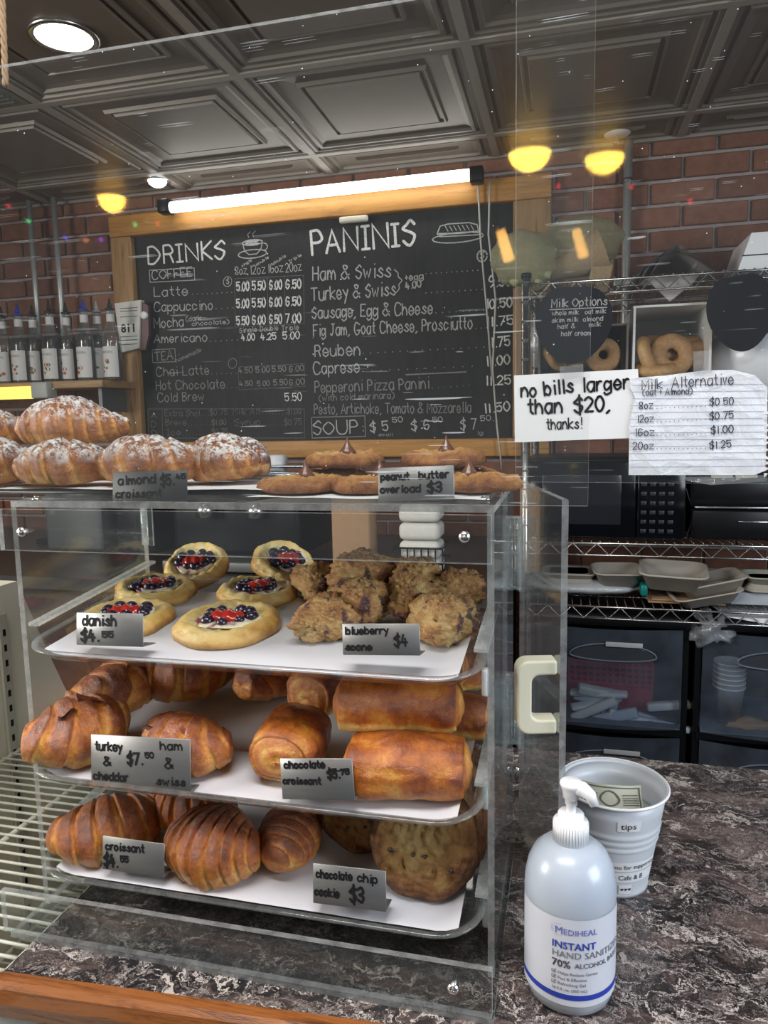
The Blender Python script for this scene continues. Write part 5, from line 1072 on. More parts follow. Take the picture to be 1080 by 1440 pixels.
for k, (px, py, sx, sy, sz, yaw, lift, lb) in enumerate(((446, 834, .055, .06, .034, .4, 0, 'scone at the back left of the pile, next to the danishes'), (512, 838, .085, .06, .040, .2, .010, 'large dark scone at the back middle of the pile'), (585, 845, .062, .055, .040, 1.0, .006, 'scone with a purple berry burst in the middle of the back row'), (640, 848, .062, .05, .036, .5, .002, 'scone at the back right end of the pile'),
      (457, 890, .066, .055, .036, .9, 0, 'pale scone at the front left of the pile'), (512, 876, .062, .05, .040, .1, .006, 'golden scone just above the blueberry scone tag'), (572, 872, .058, .05, .040, 2.0, .006, 'yellowish scone top behind the scone tag'), (622, 894, .066, .06, .042, .6, 0, 'scone at the front right of the pile, beside the tag'))):
    c = tp(0, px, py + 3, .004); c.z += lift; pastry(scone(sx, sy, sz, k + 2), SCONE, 'blueberry_scone', lb, 'scone', c, (.1, 0, yaw), gs)
# ------------------------------------------------------------------ tray 2
gh = 'ham and cheese croissants on the middle tray'
def hamcro(px, py, L, Rr, yaw, label, seed, tilt=(0, 0), lift=0, arc=.7, flaps=3, K=2.6, dark=0):
    c = tp(1, px, py, .0045); c.z += lift
    t = thing('ham_croissant', label, 'croissant', c, (tilt[0] + .1, tilt[1], yaw), gh)
    build('pastry_body', croissant(L, Rr, seed, arc, K, .36, .7, NU=120, ph=seed, peak=.9), CRO, t, world=False, bake=True)
    rr = random.Random(seed)
    for k in range(flaps):
        x = L * rr.uniform(-.30, .30); y = -Rr * rr.uniform(.1, .7); z0 = Rr * rr.uniform(1.30, 1.62)
        a = rr.uniform(0, 6); ln = rr.uniform(.016, .026); wd = rr.uniform(.012, .020)
        fm_ = MB()
        for off in (0, .0022):
            fm_.grid(lambda u, v: (Vector((x + (u - .5) * ln * math.cos(a) - (v - .5) * wd * math.sin(a), y + (u - .5) * ln * math.sin(a) * .6 + (v - .5) * wd * math.cos(a) * .6 - .002, z0 - .006 + .009 * v + .003 * math.sin(u * 6 + k) + off)), .5), 6, 4)
        build('ham_slice', fm_, HAM, t, world=False)
    return t
hamcro(108, 1058, .092, .034, YAW + .9, 'large ham croissant at the front left corner of the middle tray', 21, lift=.002, flaps=3)
hamcro(162, 1010, .115, .029, YAW + 1.25, 'tall ham croissant with frilly meat edges behind the left front one', 22, (.0, 0), .016, flaps=4)
hamcro(262, 985, .098, .034, YAW + .2, 'broad pale ham croissant in the back row left of centre', 23, lift=.014, flaps=2, K=3.0)
hamcro(268, 1068, .095, .0285, YAW - .55, 'ham croissant right behind the turkey and swiss price tag', 24, lift=0, flaps=2, K=3.2)
hamcro(366, 985, .092, .030, YAW + 1.5, 'ham croissant in the back row next to the rolled chocolate ones', 25, lift=.012, flaps=1, K=2.8)
hamcro(215, 950, .09, .026, YAW + .3, 'ham croissant at the very back left of the middle tray', 26, lift=.020, flaps=2)
hamcro(318, 952, .08, .026, YAW + .1, 'small ham croissant at the back between two larger ones', 27, lift=.020, flaps=1)
gc = 'rolled chocolate croissants on the middle tray'
def cc(px, py, L, W, Hh, yaw, label, seed, lift=0, roll=0.0, tip_=0.0, pale=.3, dark=0.0):
    c = tp(1, px, py, .0045); c.z += lift; return pastry(chocroll(L, W, Hh, seed, pale=pale, dark=dark), CHOC, 'chocolate_croissant', label, 'croissant', c, (roll + .1, tip_, yaw), gc)
cc(407, 1075, .082, .062, .047, YAW + 1.32, 'rolled chocolate croissant behind its price tag, end towards the front', 31, dark=.03)
cc(574, 1112, .106, .060, .048, YAW - .15, 'lower rolled chocolate croissant of the front pair, right of the tag', 32, dark=.05, pale=.1)
cc(563, 1080, .112, .060, .048, YAW - .12, 'upper rolled chocolate croissant lying on the front one, pale underside', 33, lift=.041, pale=.5, roll=.12)
cc(458, 1008, .075, .058, .048, YAW + 1.1, 'rolled chocolate croissant with a spiral end facing out, back row', 34, lift=.010, dark=.12)
cc(592, 1000, .095, .054, .045, YAW - .1, 'dark rolled chocolate croissant in the back row under the upper tray', 35, lift=.028, dark=.15)
cc(648, 1030, .060, .042, .038, YAW - .3, 'rolled chocolate croissant whose end pokes out behind the front pair', 36, lift=.0, dark=.1)
cc(628, 985, .082, .046, .038, YAW + .25, 'rolled chocolate croissant at the back right corner of the middle tray', 37, lift=.012, dark=.05)
# ------------------------------------------------------------------ tray 3
gp = 'plain croissants on the lowest tray'
def pcro(px, py, L, Rr, yaw, label, seed, lift=0, tilt=0.0, arc=.6, K=4.2, flat=.62, ph=0.0):
    c = tp(2, px, py, .0045); c.z += lift; return pastry(croissant(L, Rr, seed, arc, K, .26, .25, flat, NU=130, NV=48, ph=ph), CRO, 'croissant', label, 'croissant', c, (.1 + tilt, 0, yaw), gp)
pcro(155, 1186, .104, .0300, YAW + .45, 'plain croissant at the left end of the lowest tray, above the croissant tag', 41, K=3.4)
pcro(309, 1213, .092, .0335, YAW - .50, 'large glossy plain croissant in the middle front of the lowest tray', 42, K=5.2)
pcro(404, 1196, .092, .0265, YAW + 1.50, 'plain croissant pointing to the front, left of the cookies', 43, K=5.0, arc=.3)
pcro(272, 1160, .086, .024, YAW + .0, 'plain croissant at the back of the lowest tray', 44, lift=.008)
gk = 'big chocolate chip cookies leaning on the lowest tray'
def chipcookie(loc, rot, Rd, label, seed, chips=9):
    t = thing('chocolate_chip_cookie', label, 'cookie', loc, rot, gk)
    build('cookie_disc', disc(Rd, .0095, seed, .0015, NR=60, NT=120, wob=.03, pale=.10, edge=.85, fe=2.0), CHIPC, t, world=False, bake=True)
    rr = random.Random(seed)
    for k in range(chips):
        a, r = rr.uniform(0, 6.28), Rd * (rr.random() ** .6) * .8; s_ = rr.uniform(.0018, .0034)
        build('chocolate_chip', MB().lathe([(.0001, s_ * .55), (s_ * .6, s_ * .45), (s_, 0), (s_ * .6, -s_ * .4)], 9, (r * math.cos(a), r * math.sin(a), .0112)), CHIPM, t, world=False)
base_ = tp(2, 590, 1268, .004)
for k in range(6):
    lean = math.radians(62 - k * 1.5); Rd = .0500
    yw = .02 + .03 * k
    # the cookie's face looks towards the front (-y) and up; its lower rim touches the tray
    nrm = Vector((math.sin(yw) * math.sin(lean), -math.sin(lean) * math.cos(yw), math.cos(lean)))
    upv = Vector((0, math.cos(lean), math.sin(lean)))
    c = base_ + Vector((.0005 + .0030 * k, .0150 * k + .002, 0.0014 * k)) + upv * Rd * .97
    chipcookie(c, (lean, 0, yw), Rd, ('frontmost big chocolate chip cookie, full face to the front', 'second big chocolate chip cookie, just behind the frontmost', 'third big chocolate chip cookie in the leaning row', 'fourth big chocolate chip cookie in the leaning row', 'fifth big chocolate chip cookie in the leaning row', 'rearmost big chocolate chip cookie at the right of the row')[k], 60 + k)
b2_ = tp(2, 492, 1228, .004)
for k in range(2):
    lean = math.radians(66); c = b2_ + Vector((.006 * k, .030 + .014 * k, .003)) + Vector((0, math.cos(lean), math.sin(lean))) * .046
    chipcookie(c, (lean, 0, .12), .046, ('big chocolate chip cookie at the left, partly behind the frontmost', 'hindmost chocolate chip cookie at the left of the leaning row')[k], 70 + k)
# ------------------------------------------------------------------ top of the case
zt_ = CT
def sheet(name, pts, label, seed, z=zt_ + .0012):
    """paper sheet: four corner points (x, y), with slight waves"""
    def fn(u, v):
        a = Vector(pts[0]).lerp(Vector(pts[1]), u); b = Vector(pts[3]).lerp(Vector(pts[2]), u); p = a.lerp(b, v)
        return (Vector((p.x, p.y, z + .0012 + .0012 * noise.noise(Vector((u * 5, v * 4, seed))))), .5)
    return solo(name, MB().grid(fn, 20, 8), PAPER, label, 'paper', (pts[0][0], pts[0][1], z))
tbk = thing('black_serving_board', 'low dark board under the sugared croissants on top of the case', 'board', (-.40, .67, zt_ + .0006))
build('board_top', MB().rbox(-.415, .668, zt_ + .0035, .30, .135, .005, .002), plain('smoked_board', (.05, .05, .055), .3), tbk)
sheet('paper_sheet', [(-.56, .592), (-.262, .592), (-.235, .735), (-.56, .735)], 'white paper under the sugared almond croissants on top of the case', 4, zt_ + .0063)
sheet('paper_sheet', [(-.272, .580), (-.062, .572), (-.062, .72), (-.225, .72)], 'white paper under the peanut butter cookies on top of the case', 5)
ga = 'sugared almond croissants on top of the case'
def acro(px, y, L, Rr, yaw, label, seed, lift=0, K=3.6, arc=.8, tilt=0.0, flat=.6, ph=0.0, tip=.25):
    p = ony(px, 660, y); return pastry(croissant(L, Rr, seed, arc, K, tip, .45, flat, NU=130, NV=54, ph=ph, peak=1.15), CROS, 'almond_croissant', label, 'croissant', (p.x, y, zt_ + .010 + lift), (tilt, 0, yaw), ga)
acro(96, .622, .100, .0275, YAW + .12, 'sugared almond croissant at the front, second from the left', 81)
acro(-8, .622, .10, .0295, YAW - .2, 'sugared almond croissant cut by the left picture edge', 82)
acro(214, .632, .112, .0290, YAW - .05, 'almond croissant with dark nut pieces, behind the almond price tag', 83)
acro(322, .660, .090, .0290, YAW - .95, 'sugared almond croissant at the right end of the row', 84, K=4.2)
acro(352, .700, .075, .0250, YAW - 1.2, 'almond croissant at the right end, tucked behind its neighbour', 88)
acro(104, .720, .135, .0345, YAW - .12, 'large sugared almond croissant raised at the back of the pile', 85, lift=.034, K=5.6, arc=.45, tip=.18)
acro(-5, .735, .09, .028, YAW, 'dark almond croissant raised at the back left edge', 86, lift=.034)
rs = thing('clear_riser', 'clear acrylic riser under the back row of almond croissants', 'riser', (-.45, .71, zt_ + .007))
build('riser_top', MB().box(-.60, .672, zt_ + .036, -.325, .752, zt_ + .0395, 0, 2, 1), AE, rs)
for x in (-.60, -.329): build('riser_leg', MB().box(x, .672, zt_ + .0075, x + .004, .752, zt_ + .0358, 0, 0, 1), AE, rs)
acro(176, .700, .07, .020, YAW + .4, 'small sugared croissant glimpsed behind the front row', 87, lift=.0)
for k, (px, dz, lb) in enumerate(((232, .018, 'dark almond chunk baked on the croissant above the almond tag, left'), (262, .014, 'dark almond chunk baked on the croissant above the almond tag, right'))):
    p = ony(px, 655 + k * 7, .606); solo('almond_chunk', scone(.012, .010, .010, 5 + k), plain('toasted_nut', (.14, .05, .03), .6), lb, 'nut', p); 
    bpy.context.scene.objects[-1]
for o in [o for o in COL.objects if o.name.startswith('almond_chunk')]: pass
gb = 'peanut butter cookies on top of the case'
def pbcookie(px, y, Rd, label, seed, lift=0, kiss=(0, 0), rot=(0, 0, 0)):
    p = ony(px, 660, y); t = thing('peanut_butter_cookie', label, 'cookie', (p.x, y, zt_ + .0035 + lift), rot, gb)
    build('cookie_disc', disc(Rd, .0115, seed, .0014, NR=44, NT=100, wob=.05, pale=.25), COOK, t, world=False, bake=True)
    if kiss is not None:
        r = .0085; build('chocolate_kiss', MB().lathe([(.0001, -.001), (r, 0), (r * 1.05, .0025), (r * .72, .0065), (r * .38, .0105), (r * .16, .0145), (.0001, .0185)], 20, (kiss[0], kiss[1], .0105)), CHOCM, t, world=False)
pbcookie(424, .628, .0415, 'peanut butter cookie at the left front of the cookie group', 91, 0, (.004, 0))
pbcookie(515, .622, .0330, 'peanut butter cookie at the front, left of the overload price tag', 92, 0, (.008, .018))
pbcookie(484, .688, .0400, 'raised peanut butter cookie with its kiss behind the front two', 93, .0185, (.004, .0))
pbcookie(672, .632, .0370, 'peanut butter cookie at the front right corner of the case top', 94, .001, (-.007, -.004))
pbcookie(622, .682, .0420, 'raised peanut butter cookie above the overload price tag', 95, .0195, (.004, 0))
pbcookie(598, .640, .0360, 'peanut butter cookie hidden behind the overload price tag', 96, 0, None)
pbcookie(650, .706, .037, 'peanut butter cookie lying at the back under the raised ones', 97, 0, None); pbcookie(470, .702, .037, 'peanut butter cookie at the back under the left raised one', 98, 0, None)
# ------------------------------------------------------------------ price tags
def ptag(tl, tr_, bl, y, mat, label, lines, lean=.16, foot=True, ink=INK, wpx=1.0):
    """bent metal tag; picture corners of its face give width, height and place"""
    A = ony(*bl, y); Bx = ony(bl[0] + (tr_[0] - tl[0]), bl[1] + (tr_[1] - tl[1]), y); C_ = ony(*tl, y + .004)
    w_ = (Bx - A).length; h_ = (C_ - A).length; roll = math.atan2((Bx - A).z, (Bx - A).x)
    t = thing('price_tag', label, 'price tag', A, (0, 0, 0)); M_ = Matrix.Rotation(-roll, 4, 'Y') @ Matrix.Rotation(-lean, 4, 'X')
    t.rotation_euler = M_.to_euler(); t.matrix_basis = Matrix.Translation(A) @ M_
    pl = MB().rbox(w_ / 2, .0006, h_ / 2, w_, .0012, h_, .0005, 1); build('face_plate', pl, mat, t, world=False)
    if foot: build('bent_foot', MB().rbox(w_ / 2, .0005 + .010, .0006, w_, .020, .0012, .0004, 1), mat, t, world=False)
    tx = MB()
    for (s, x0_, y0_, x1_, y1_, hh, wd) in lines: write(tx, s, (x0_ * w_, y0_ * h_), (x1_ * w_, y1_ * h_), hh * h_, wd * h_, lambda a_, b_: (a_, -.0004, b_), jit=.10)
    build('handwriting', tx, ink, t, world=False); return t
ptag((160, 664), (265, 662), (158, 707), .575, TAGD, 'dark price tag lettered almond croissant on the case top', [('almond', .08, .58, .58, .62, .27, .058), ('$5.', .66, .52, .83, .55, .34, .075), ('45', .86, .72, .98, .73, .15, .05), ('croissant', .05, .16, .66, .16, .24, .058)])
ptag((531, 658), (638, 655), (532, 706), .574, TAGM, 'grey price tag lettered peanut butter overload', [('peanut', .04, .64, .41, .64, .19, .055), ('butter', .55, .64, .93, .65, .20, .055), ('overload', .03, .26, .56, .26, .20, .055), ('$3', .66, .24, .84, .25, .28, .065)])
ptag((117, 863), (211, 866), (107, 907), .548, TAGM, 'grey price tag lettered danish at the top tray', [('danish', .10, .62, .60, .62, .30, .065), ('$4.', .08, .14, .34, .14, .34, .08), ('55', .40, .26, .56, .27, .17, .055)])
ptag((483, 877), (592, 878), (482, 921), .546, TAGM, 'grey price tag lettered blueberry scone', [('blueberry', .05, .66, .60, .68, .22, .055), ('scone', .04, .16, .38, .16, .2, .065), ('$4', .68, .30, .84, .30, .34, .065)])
ptag((132, 1035), (272, 1045), (128, 1104), .535, TAGM, 'large grey price tag lettered turkey and cheddar, ham and swiss', [('turkey', .05, .70, .32, .70, .17, .035), ('&', .14, .40, .20, .41, .16, .035), ('cheddar', .03, .12, .38, .12, .15, .035), ('$7.', .38, .46, .53, .47, .22, .05), ('50', .56, .60, .64, .61, .10, .032), ('ham', .71, .78, .92, .79, .15, .035), ('&', .76, .42, .83, .43, .18, .035), ('swiss', .67, .10, .95, .11, .14, .035)])
ptag((402, 1068), (504, 1070), (397, 1124), .532, TAGM, 'grey price tag lettered chocolate croissant', [('chocolate', .06, .76, .62, .78, .16, .05), ('$5.', .66, .52, .82, .54, .22, .06), ('75', .84, .62, .95, .63, .12, .05), ('-', .66, .58, .95, .62, .2, .035), ('croissant', .03, .38, .55, .38, .15, .05)])
ptag((150, 1177), (237, 1190), (143, 1222), .540, TAGM, 'grey price tag lettered croissant at the lowest tray', [('croissant', .06, .60, .68, .66, .22, .055), ('$4.', .04, .12, .26, .13, .36, .075), ('55', .31, .30, .43, .31, .17, .055)])
ptag((446, 1216), (549, 1229), (440, 1270), .536, TAGM, 'grey price tag lettered chocolate chip cookie', [('chocolate', .05, .66, .54, .68, .19, .045), ('chip', .62, .68, .88, .68, .19, .045), ('cookie', .03, .22, .36, .22, .19, .05), ('$3', .52, .16, .70, .17, .36, .065)])
p = tp(2, 430, 1250); solo('croissant_crumb', scone(.012, .005, .004, 9), CRO, 'loose golden croissant flake on the paper beside the cookie tag', 'crumb', p, bake=False)
o = COL.objects[-1]
# ================================================================== SANITIZER BOTTLE AND TIP PAIL
sc_ = onz(796, 1432, 0); sx_, sy_ = sc_.x + .002, sc_.y + .034; SR = .0362
k = N('frosted_bottle'); b = k.bsdf(i_Base_Color=(.56, .63, .74, 1), i_Roughness=.32); b.inputs['Subsurface Weight'].default_value = .5; b.inputs['Subsurface Radius'].default_value = (.03, .035, .045); b.inputs['Subsurface Scale'].default_value = .5; b.inputs['Transmission Weight'].default_value = .18; b.inputs['Coat Weight'].default_value = .2; FROST = k.done(b.outputs[0])
LBL = plain('sanitizer_label_white', (.68, .71, .80), .35, var=.02)
hs = thing('hand_sanitizer_bottle', 'frosted white pump bottle of hand sanitizer with blue banded label', 'bottle', (sx_, sy_, 0))
prof = [(.0001, .003), (.024, .0025), (.030, .0), (.0335, .003), (.0362, .012), (.0364, .03), (.0364, .090), (.0358, .100), (.0335, .111), (.0290, .1205), (.0215, .1275), (.0150, .1302), (.0132, .131), (.0130, .135)]
build('bottle_body', MB().lathe(prof, 56, (sx_, sy_, 0)), FROST, hs)
a_mid = math.atan2(-sy_, -sx_)   # label faces the customer
def wrapS(off): return lambda a_, b_: (sx_ + (SR + off) * math.cos(a_mid + .10 + a_ / SR), sy_ + (SR + off) * math.sin(a_mid + .10 + a_ / SR), b_)
w4 = wrapS(.0005); lm = MB(); lm.grid(lambda u, v: (Vector(w4(-.052 + .104 * u, .013 + .073 * v)), .5), 40, 1); lo = build('label', lm, LBL, hs)
bm_ = MB(); w5 = wrapS(.0008); bm_.grid(lambda u, v: (Vector(w5(-.052 + .104 * u, .0185 + .0045 * v)), .5), 40, 1); build('blue_band', bm_, BLUEINK, lo)
w6 = wrapS(.0009)
t1_ = MB(); printed(t1_, 'M', -.0148, .0735, .0085, w6); printed(t1_, 'EDIHEAL', -.0082, .0735, .0068, w6); build('brand_print', t1_, plain('violet_print', (.14, .15, .55), .5), lo)
for k_ in range(4):
    for j_ in range(3): t1_ = None
dm = MB()
for k_ in range(4):
    for j_ in range(2): dots(dm, (-.0172 + j_ * .0012, .0745 + k_ * .0015), (-.0172 + j_ * .0012, .0745 + k_ * .0015), 1, .0006, w6)
    dots(dm, (-.0145 + k_ * .0014, .0812), (-.0145 + k_ * .0014, .0812), 1, .0006, w6); dots(dm, (-.0145 + k_ * .0014, .0722), (-.0145 + k_ * .0014, .0722), 1, .0006, w6)
build('dotted_mark', dm, plain('violet_print', (.14, .15, .55), .5), lo)
t2_ = MB(); printed(t2_, 'INSTANT', -.0168, .0615, .0082, w6, bold=.00012); build('heading_print', t2_, BLUEINK, lo)
t3_ = MB(); printed(t3_, 'HAND SANITIZER', -.0168, .0540, .0078, w6); printed(t3_, 'ALCOHOL BASED', .0008, .0462, .0056, w6); build('title_print', t3_, GREYINK, lo)
t4_ = MB(); printed(t4_, '70%', -.0168, .0456, .0086, w6, bold=.00012); printed(t4_, 'ALCOHOL BASED', .0008, .0462, .0056, w6, bold=.00008)
for k_, s_ in enumerate(('Helps Reduce Germs', 'Fast & Effective', 'Refreshing Gel')):
    printed(t4_, s_, -.0120, .0395 - k_ * .0045, .0036, w6)
    yb_ = .0393 - k_ * .0045; ribbon(t4_, [(-.0165, yb_), (-.0138, yb_), (-.0138, yb_ + .0027), (-.0165, yb_ + .0027), (-.0165, yb_)], .0003, w6); ribbon(t4_, [(-.016, yb_ + .0015), (-.0151, yb_ + .0006), (-.0134, yb_ + .0032)], .0004, w6)
printed(t4_, '16.9 fl. oz. (500 mL)', -.0168, .0258, .0034, w6); build('small_print', t4_, plain('charcoal_print', (.06, .06, .09), .5), lo)
cl = MB().lathe([(.0131, .131), (.0138, .131), (.0138, .1470), (.0128, .1482), (.0104, .1486), (.0104, .1530), (.0092, .1543), (.0042, .1543)], 40, (sx_, sy_, 0))
co = build('pump_collar', cl, WHITEP, hs)
rb_ = MB()
for k_ in range(40):
    a = 2 * PI * k_ / 40; rb_.tube([(sx_ + .0138 * math.cos(a), sy_ + .0138 * math.sin(a), .1318), (sx_ + .0138 * math.cos(a), sy_ + .0138 * math.sin(a), .1462)], .00042, 4)
build('grip_ribs', rb_, WHITEP, co)['kind'] = 'stuff'
build('pump_stem', MB().lathe([(.0040, .153), (.0040, .160), (.0048, .161), (.0048, .166), (.0052, .167)], 24, (sx_, sy_, 0)), WHITEP, hs)
hd = MB().lathe([(.0052, .1655), (.0064, .167), (.0070, .172), (.0084, .1760), (.0092, .1780), (.0088, .1800), (.0068, .1810), (.0001, .1812)], 28, (sx_, sy_, 0))
spd = Vector((.80, -.35, 0)).normalized(); s0_ = Vector((sx_, sy_, .1765))
hd.tube([s0_, s0_ + spd * .010 + Vector((0, 0, .0000)), s0_ + spd * .016 + Vector((0, 0, -.0035)), s0_ + spd * .0195 + Vector((0, 0, -.0105))], [.0066, .0058, .0048, .0036], 14)
build('pump_head', hd, WHITEP, hs)
# tip pail
PC = Vector((.050, .724, 0)); pr0, pr1, ph_ = .0345, .0505, .1000
PAILM = plain('white_enamelled_tin', (.60, .64, .70), .38, var=.05, nscale=50)
def rad(z): return pr0 + (pr1 - pr0) * z / ph_
zs_ = [0, .003, .012, .03, .050, .0515, .054, .0555, .057, .0585, .061, .0625, .064, .0655, .068, .0695, .073, .085, .1, ph_]
bul = {.054: .0010, .061: .0010, .068: .0010}
pf = [(rad(z) + bul.get(z, 0) + (.0012 if z == 0 else 0), z) for z in zs_]
pf = [(.0001, .003), (pr0 - .001, .003)] + pf + [(pr1 + .0018, ph_ + .0005), (pr1 + .0022, ph_ + .0018), (pr1 + .001, ph_ + .003), (pr1 - .0008, ph_ + .0018), (pr1 - .0012, ph_ - .002)] + [(rad(z) - .0012 - bul.get(z, 0) * -1, z) for z in reversed(zs_[2:-1])] + [(.0001, .010)]
tpail = thing('tip_pail', 'small white ribbed tin pail for tips holding a folded banknote', 'pail', PC)
build('pail_body', MB().lathe(pf, 64, PC), PAILM, tpail)
build('rolled_rim', MB().lathe([(pr1 + .0022 + .0012 * math.cos(a), ph_ + .002 + .0016 * math.sin(a)) for a in [2 * PI * q / 10 for q in range(11)]], 64, PC), WHITEP, tpail)
am = math.atan2(-PC.y, -PC.x)
def wrapP(off): return lambda a_, b_: (PC.x + (rad(b_) + off) * math.cos(am + a_ / .042), PC.y + (rad(b_) + off) * math.sin(am + a_ / .042), b_)
wl, wt = wrapP(.0006), wrapP(.0010)
def strip(x0, x1, z0, z1, name='label_strip'):
    return build(name, MB().grid(lambda u, v: (Vector(wl(x0 + (x1 - x0) * u, z0 + (z1 - z0) * v)), .5), 20, 1), plain('label_tape', (.78, .80, .84), .55, var=.02), tpail)
SR_ = plain('label_ink', (.03, .03, .035), .6)
def striptext(text, x, z, size, s, al='LEFT'):
    m = MB(); printed(m, text, x, z, size, wt, al); build('label_text', m, SR_, s)
s_ = strip(.004, .0235, .0770, .0880); striptext('tips', .0068, .0800, .0092, s_)
s_ = strip(-.034, .050, .0315, .0415); striptext('thank you for supporting', -.0165, .0345, .0066, s_)
s_ = strip(-.034, .050, .0190, .0300); striptext("awn's Cafe & B", -.0120, .0220, .0076, s_)
s_ = strip(.008, .0225, .0055, .0160, 'heart_strip'); hm_ = MB()
for k_ in range(3):
    pts = []
    for q in range(20):
        a = 2 * PI * q / 20; pts.append((.0115 + k_ * .0042 + .0017 * math.sin(a) ** 3, .0110 + .0017 * (13 * math.cos(a) - 5 * math.cos(2 * a) - 2 * math.cos(3 * a)) / 16))
    hm_.add([wt(x, z) for x, z in pts], [tuple(range(20))])
build('heart_print', hm_, SR_, s_)
# folded banknote
BN = plain('banknote_paper', (.50, .50, .42), .8, var=.1, nscale=300); BG = plain('banknote_print', (.10, .12, .09), .7)
bn = thing('folded_banknote', 'folded paper banknote lying in the tip pail', 'banknote', (PC.x, PC.y, .075))
def bill(u, v, o=0): 
    return Vector((PC.x - .030 + .058 * u, PC.y - .026 + .030 * v + 0.012 * (u - .5) ** 2 * 4 + o, .080 + .004 * math.sin(u * 3) + .012 * v + .002 * math.sin(v * 7)))
build('note_sheet', MB().grid(lambda u, v: (bill(u, v), .5), 14, 6), BN, bn)
gm_ = MB(); bl3 = lambda a_, b_: tuple(bill(a_, b_) + Vector((0, -.0006, .0006)))
for q in ([(.04, .08), (.96, .08)], [(.04, .92), (.96, .92)], [(.04, .08), (.04, .92)], [(.96, .08), (.96, .92)]): ribbon(gm_, [(q[0][0] + (q[1][0] - q[0][0]) * t / 8, q[0][1] + (q[1][1] - q[0][1]) * t / 8) for t in range(9)], .025, bl3)
ribbon(gm_, [(.45 + .16 * math.cos(a), .5 + .33 * math.sin(a)) for a in [2 * PI * q / 20 for q in range(21)]], .035, bl3)
for k_ in range(6): ribbon(gm_, [(.08, .22 + .1 * k_), (.24, .22 + .1 * k_)], .03, bl3); ribbon(gm_, [(.68, .22 + .1 * k_), (.92, .22 + .1 * k_)], .03, bl3)
build('note_print', gm_, BG, bn)
solo('coins_and_notes', MB().lathe([(.0001, .0), (.041, .0), (.0415, .004), (.030, .010), (.0001, .012)], 24, (PC.x, PC.y, .062), bake=None), plain('crumpled_notes', (.34, .35, .29), .85, var=.4, nscale=90, bump=1.0), 'crumpled notes filling the tip pail below the folded one', 'notes', (PC.x, PC.y, .068))
# ================================================================== SNEEZE GUARDS AND NOTES
gA = thing('sneeze_guard', 'large scratched clear sneeze guard in front of the menu board', 'sneeze guard', (-.4, .52, .41))
def hole(): pass
build('clear_panel', MB().box(-.95, .518, .4075, .0150, .522, .752, 0, 1, 1), [GUARD, EDGE], gA)
PB = Vector((0, .66, .6)); yb, pbp = math.radians(-3.25), math.radians(-.65)
NB = Vector((math.sin(yb) * math.cos(pbp), -math.cos(yb) * math.cos(pbp), math.sin(pbp)))
BX = Vector((0, 0, 1)).cross(-NB).normalized() * -1; BX = BX if BX.x > 0 else -BX; BZ = NB.cross(BX).normalized(); BZ = BZ if BZ.z > 0 else -BZ
def gB(px, py, off=0.0):
    p = hit(px, py, PB + NB * off, NB); d = p - PB; return (d.dot(BX), d.dot(BZ))
def g3(off): return lambda a_, b_: tuple(PB + BX * a_ + BZ * b_ + NB * off)
MBX = Matrix((( BX.x, -NB.x, BZ.x, PB.x), (BX.y, -NB.y, BZ.y, PB.y), (BX.z, -NB.z, BZ.z, PB.z), (0, 0, 0, 1)))
gb_ = thing('sneeze_guard', 'clear sneeze guard on the right carrying the two handwritten notes', 'sneeze guard', (.2, .66, .41))
bl_, bt_ = gB(724.5, 678), gB(722, -60)
build('clear_panel', MB().box(bl_[0], 0, bl_[1], .62, .004, .36, 0, 1, 1, M=MBX), [GUARD, EDGE], gb_)
def note(name, corners, mat, label, th=.0004, off=.0012):
    q = [gB(*c, off) for c in corners]; m = MB()
    t3, t4 = g3(off), g3(off + th); n = len(q)
    m.add([t4(*c) for c in q], [tuple(range(n))]); m.add([t3(*c) for c in q], [tuple(range(n - 1, -1, -1))]); 
    t = thing(name, label, 'note', PB + BX * q[0][0] + BZ * q[0][1]); build('paper_sheet', m, mat, t); return t
def gline(mb, text, p0, p1, hpx, wpx, off=.0020, seed=1, jit=.08): s = .66 / F * 1.0; write(mb, text, gB(*p0, off), gB(*p1, off), hpx * s, wpx * s, g3(off), seed, jit)
n1_ = note('handwritten_card', [(723, 528), (897, 519), (899, 545), (885, 616), (724, 622)], PAPER, 'white card saying no bills larger than twenty dollars, thanks')
m = MB()
for a in (('no', (733, 558), (754, 557), 17, 2.9), ('bills', (766, 556), (806, 551), 18, 3.0), ('larger', (819, 551), (884, 546), 18, 2.7), ('than', (743, 582), (790, 580), 19, 3.0), ('$20,', (808, 580), (857, 577), 19, 3.0)): gline(m, *a, seed=4)
gline(m, 'thanks!', (769, 604), (818, 602), 14, 1.7); build('lettering', m, INK, n1_)
n2_ = note('lined_note', [(886, 532), (936, 528), (990, 521), (1030, 520), (1062, 528), (1079, 545), (1079, 600), (1076, 662), (1060, 668), (884, 668), (885, 600), (893, 560), (886, 545)], NOTE, 'crinkled lined note listing milk alternative prices', off=.0024)
m = MB(); s = .66 / F
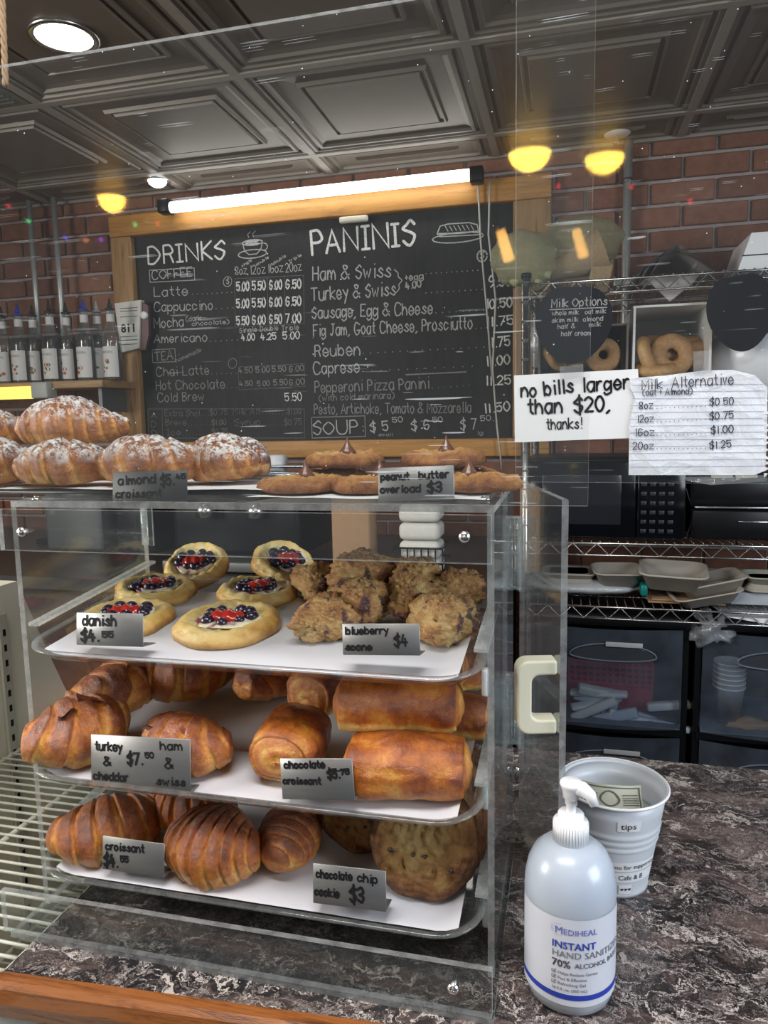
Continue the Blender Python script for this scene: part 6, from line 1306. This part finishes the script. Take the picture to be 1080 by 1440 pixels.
for k_ in range(14):
    yl = 540 + k_ * 9.6
    if yl > 660: break
    x_l = 886 if k_ > 2 else 889
    ribbon(m, [gB(x_l, yl + 1.5, .003), gB(1077, yl, .003)], .45 * s, g3(.0031))
build('ruled_lines', m, RULE, n2_)
m = MB()
for a in (('Milk', (903, 548), (931, 546), 12, 1.2), ('Alternative', (945, 545), (1031, 540), 13, 1.2), ('(oat + Almond)', (904, 556), (973, 554), 8, 1.0), ('8oz', (899, 575), (918, 574), 9, 1.1), ('$0.50', (998, 570), (1031, 569), 9, 1.2), ('12oz', (896, 594), (919, 593), 9, 1.1), ('$0.75', (998, 590), (1031, 588), 9, 1.2),
          ('16oz', (893, 613), (920, 612), 9, 1.1), ('$1.00', (1000, 610), (1031, 608), 9, 1.3), ('20oz', (890, 632), (919, 631), 9, 1.1), ('$1.25', (998, 631), (1028, 629), 9, 1.2)): gline(m, *a, off=.0036)
for y0_, y1_ in ((574, 571), (593, 590), (612, 610), (631, 630)): dots(m, gB(924, y0_, .0036), gB(992, y1_, .0036), 12, 1.3 * s, g3(.0036))
build('lettering', m, PEN, n2_)
fz = MB(); rr = random.Random(2)
for k_ in range(11):
    y_ = 575 + k_ * 9; a, b_, c = gB(1074, y_, .003), gB(1074, y_ + 7, .003), gB(1081 + rr.uniform(-2, 3), y_ + rr.uniform(0, 8), .003); fz.add([g3(.004)(*a), g3(.004)(*b_), g3(.006)(*c)], [(0, 1, 2)])
build('torn_spiral_edge', fz, NOTE, n2_)
for cs, lb in (([(787, 516), (820, 512), (821, 531), (788, 535)], 'piece of clear tape above the no bills card'), ([(975, 494), (1001, 493), (1001, 524), (975, 526)], 'piece of clear tape above the lined note')):
    q = [gB(*c, .004) for c in cs]; t4 = g3(.0045); m = MB().add([t4(*c) for c in q], [(0, 1, 2, 3)]); solo('clear_tape', m, TAPE, lb, 'tape')
cb_ = [gB(x, y, .001) for x, y in ((962, 670), (1078, 668), (1078, 677), (1000, 682), (966, 676))]
solo('crumpled_tape', MB().add([g3(.0015 + .001 * (i % 2))(*c) for i, c in enumerate(cb_)], [(0, 1, 2, 3, 4)]), WRAP, 'crumpled strip of tape along the lower edge of the lined note', 'tape')
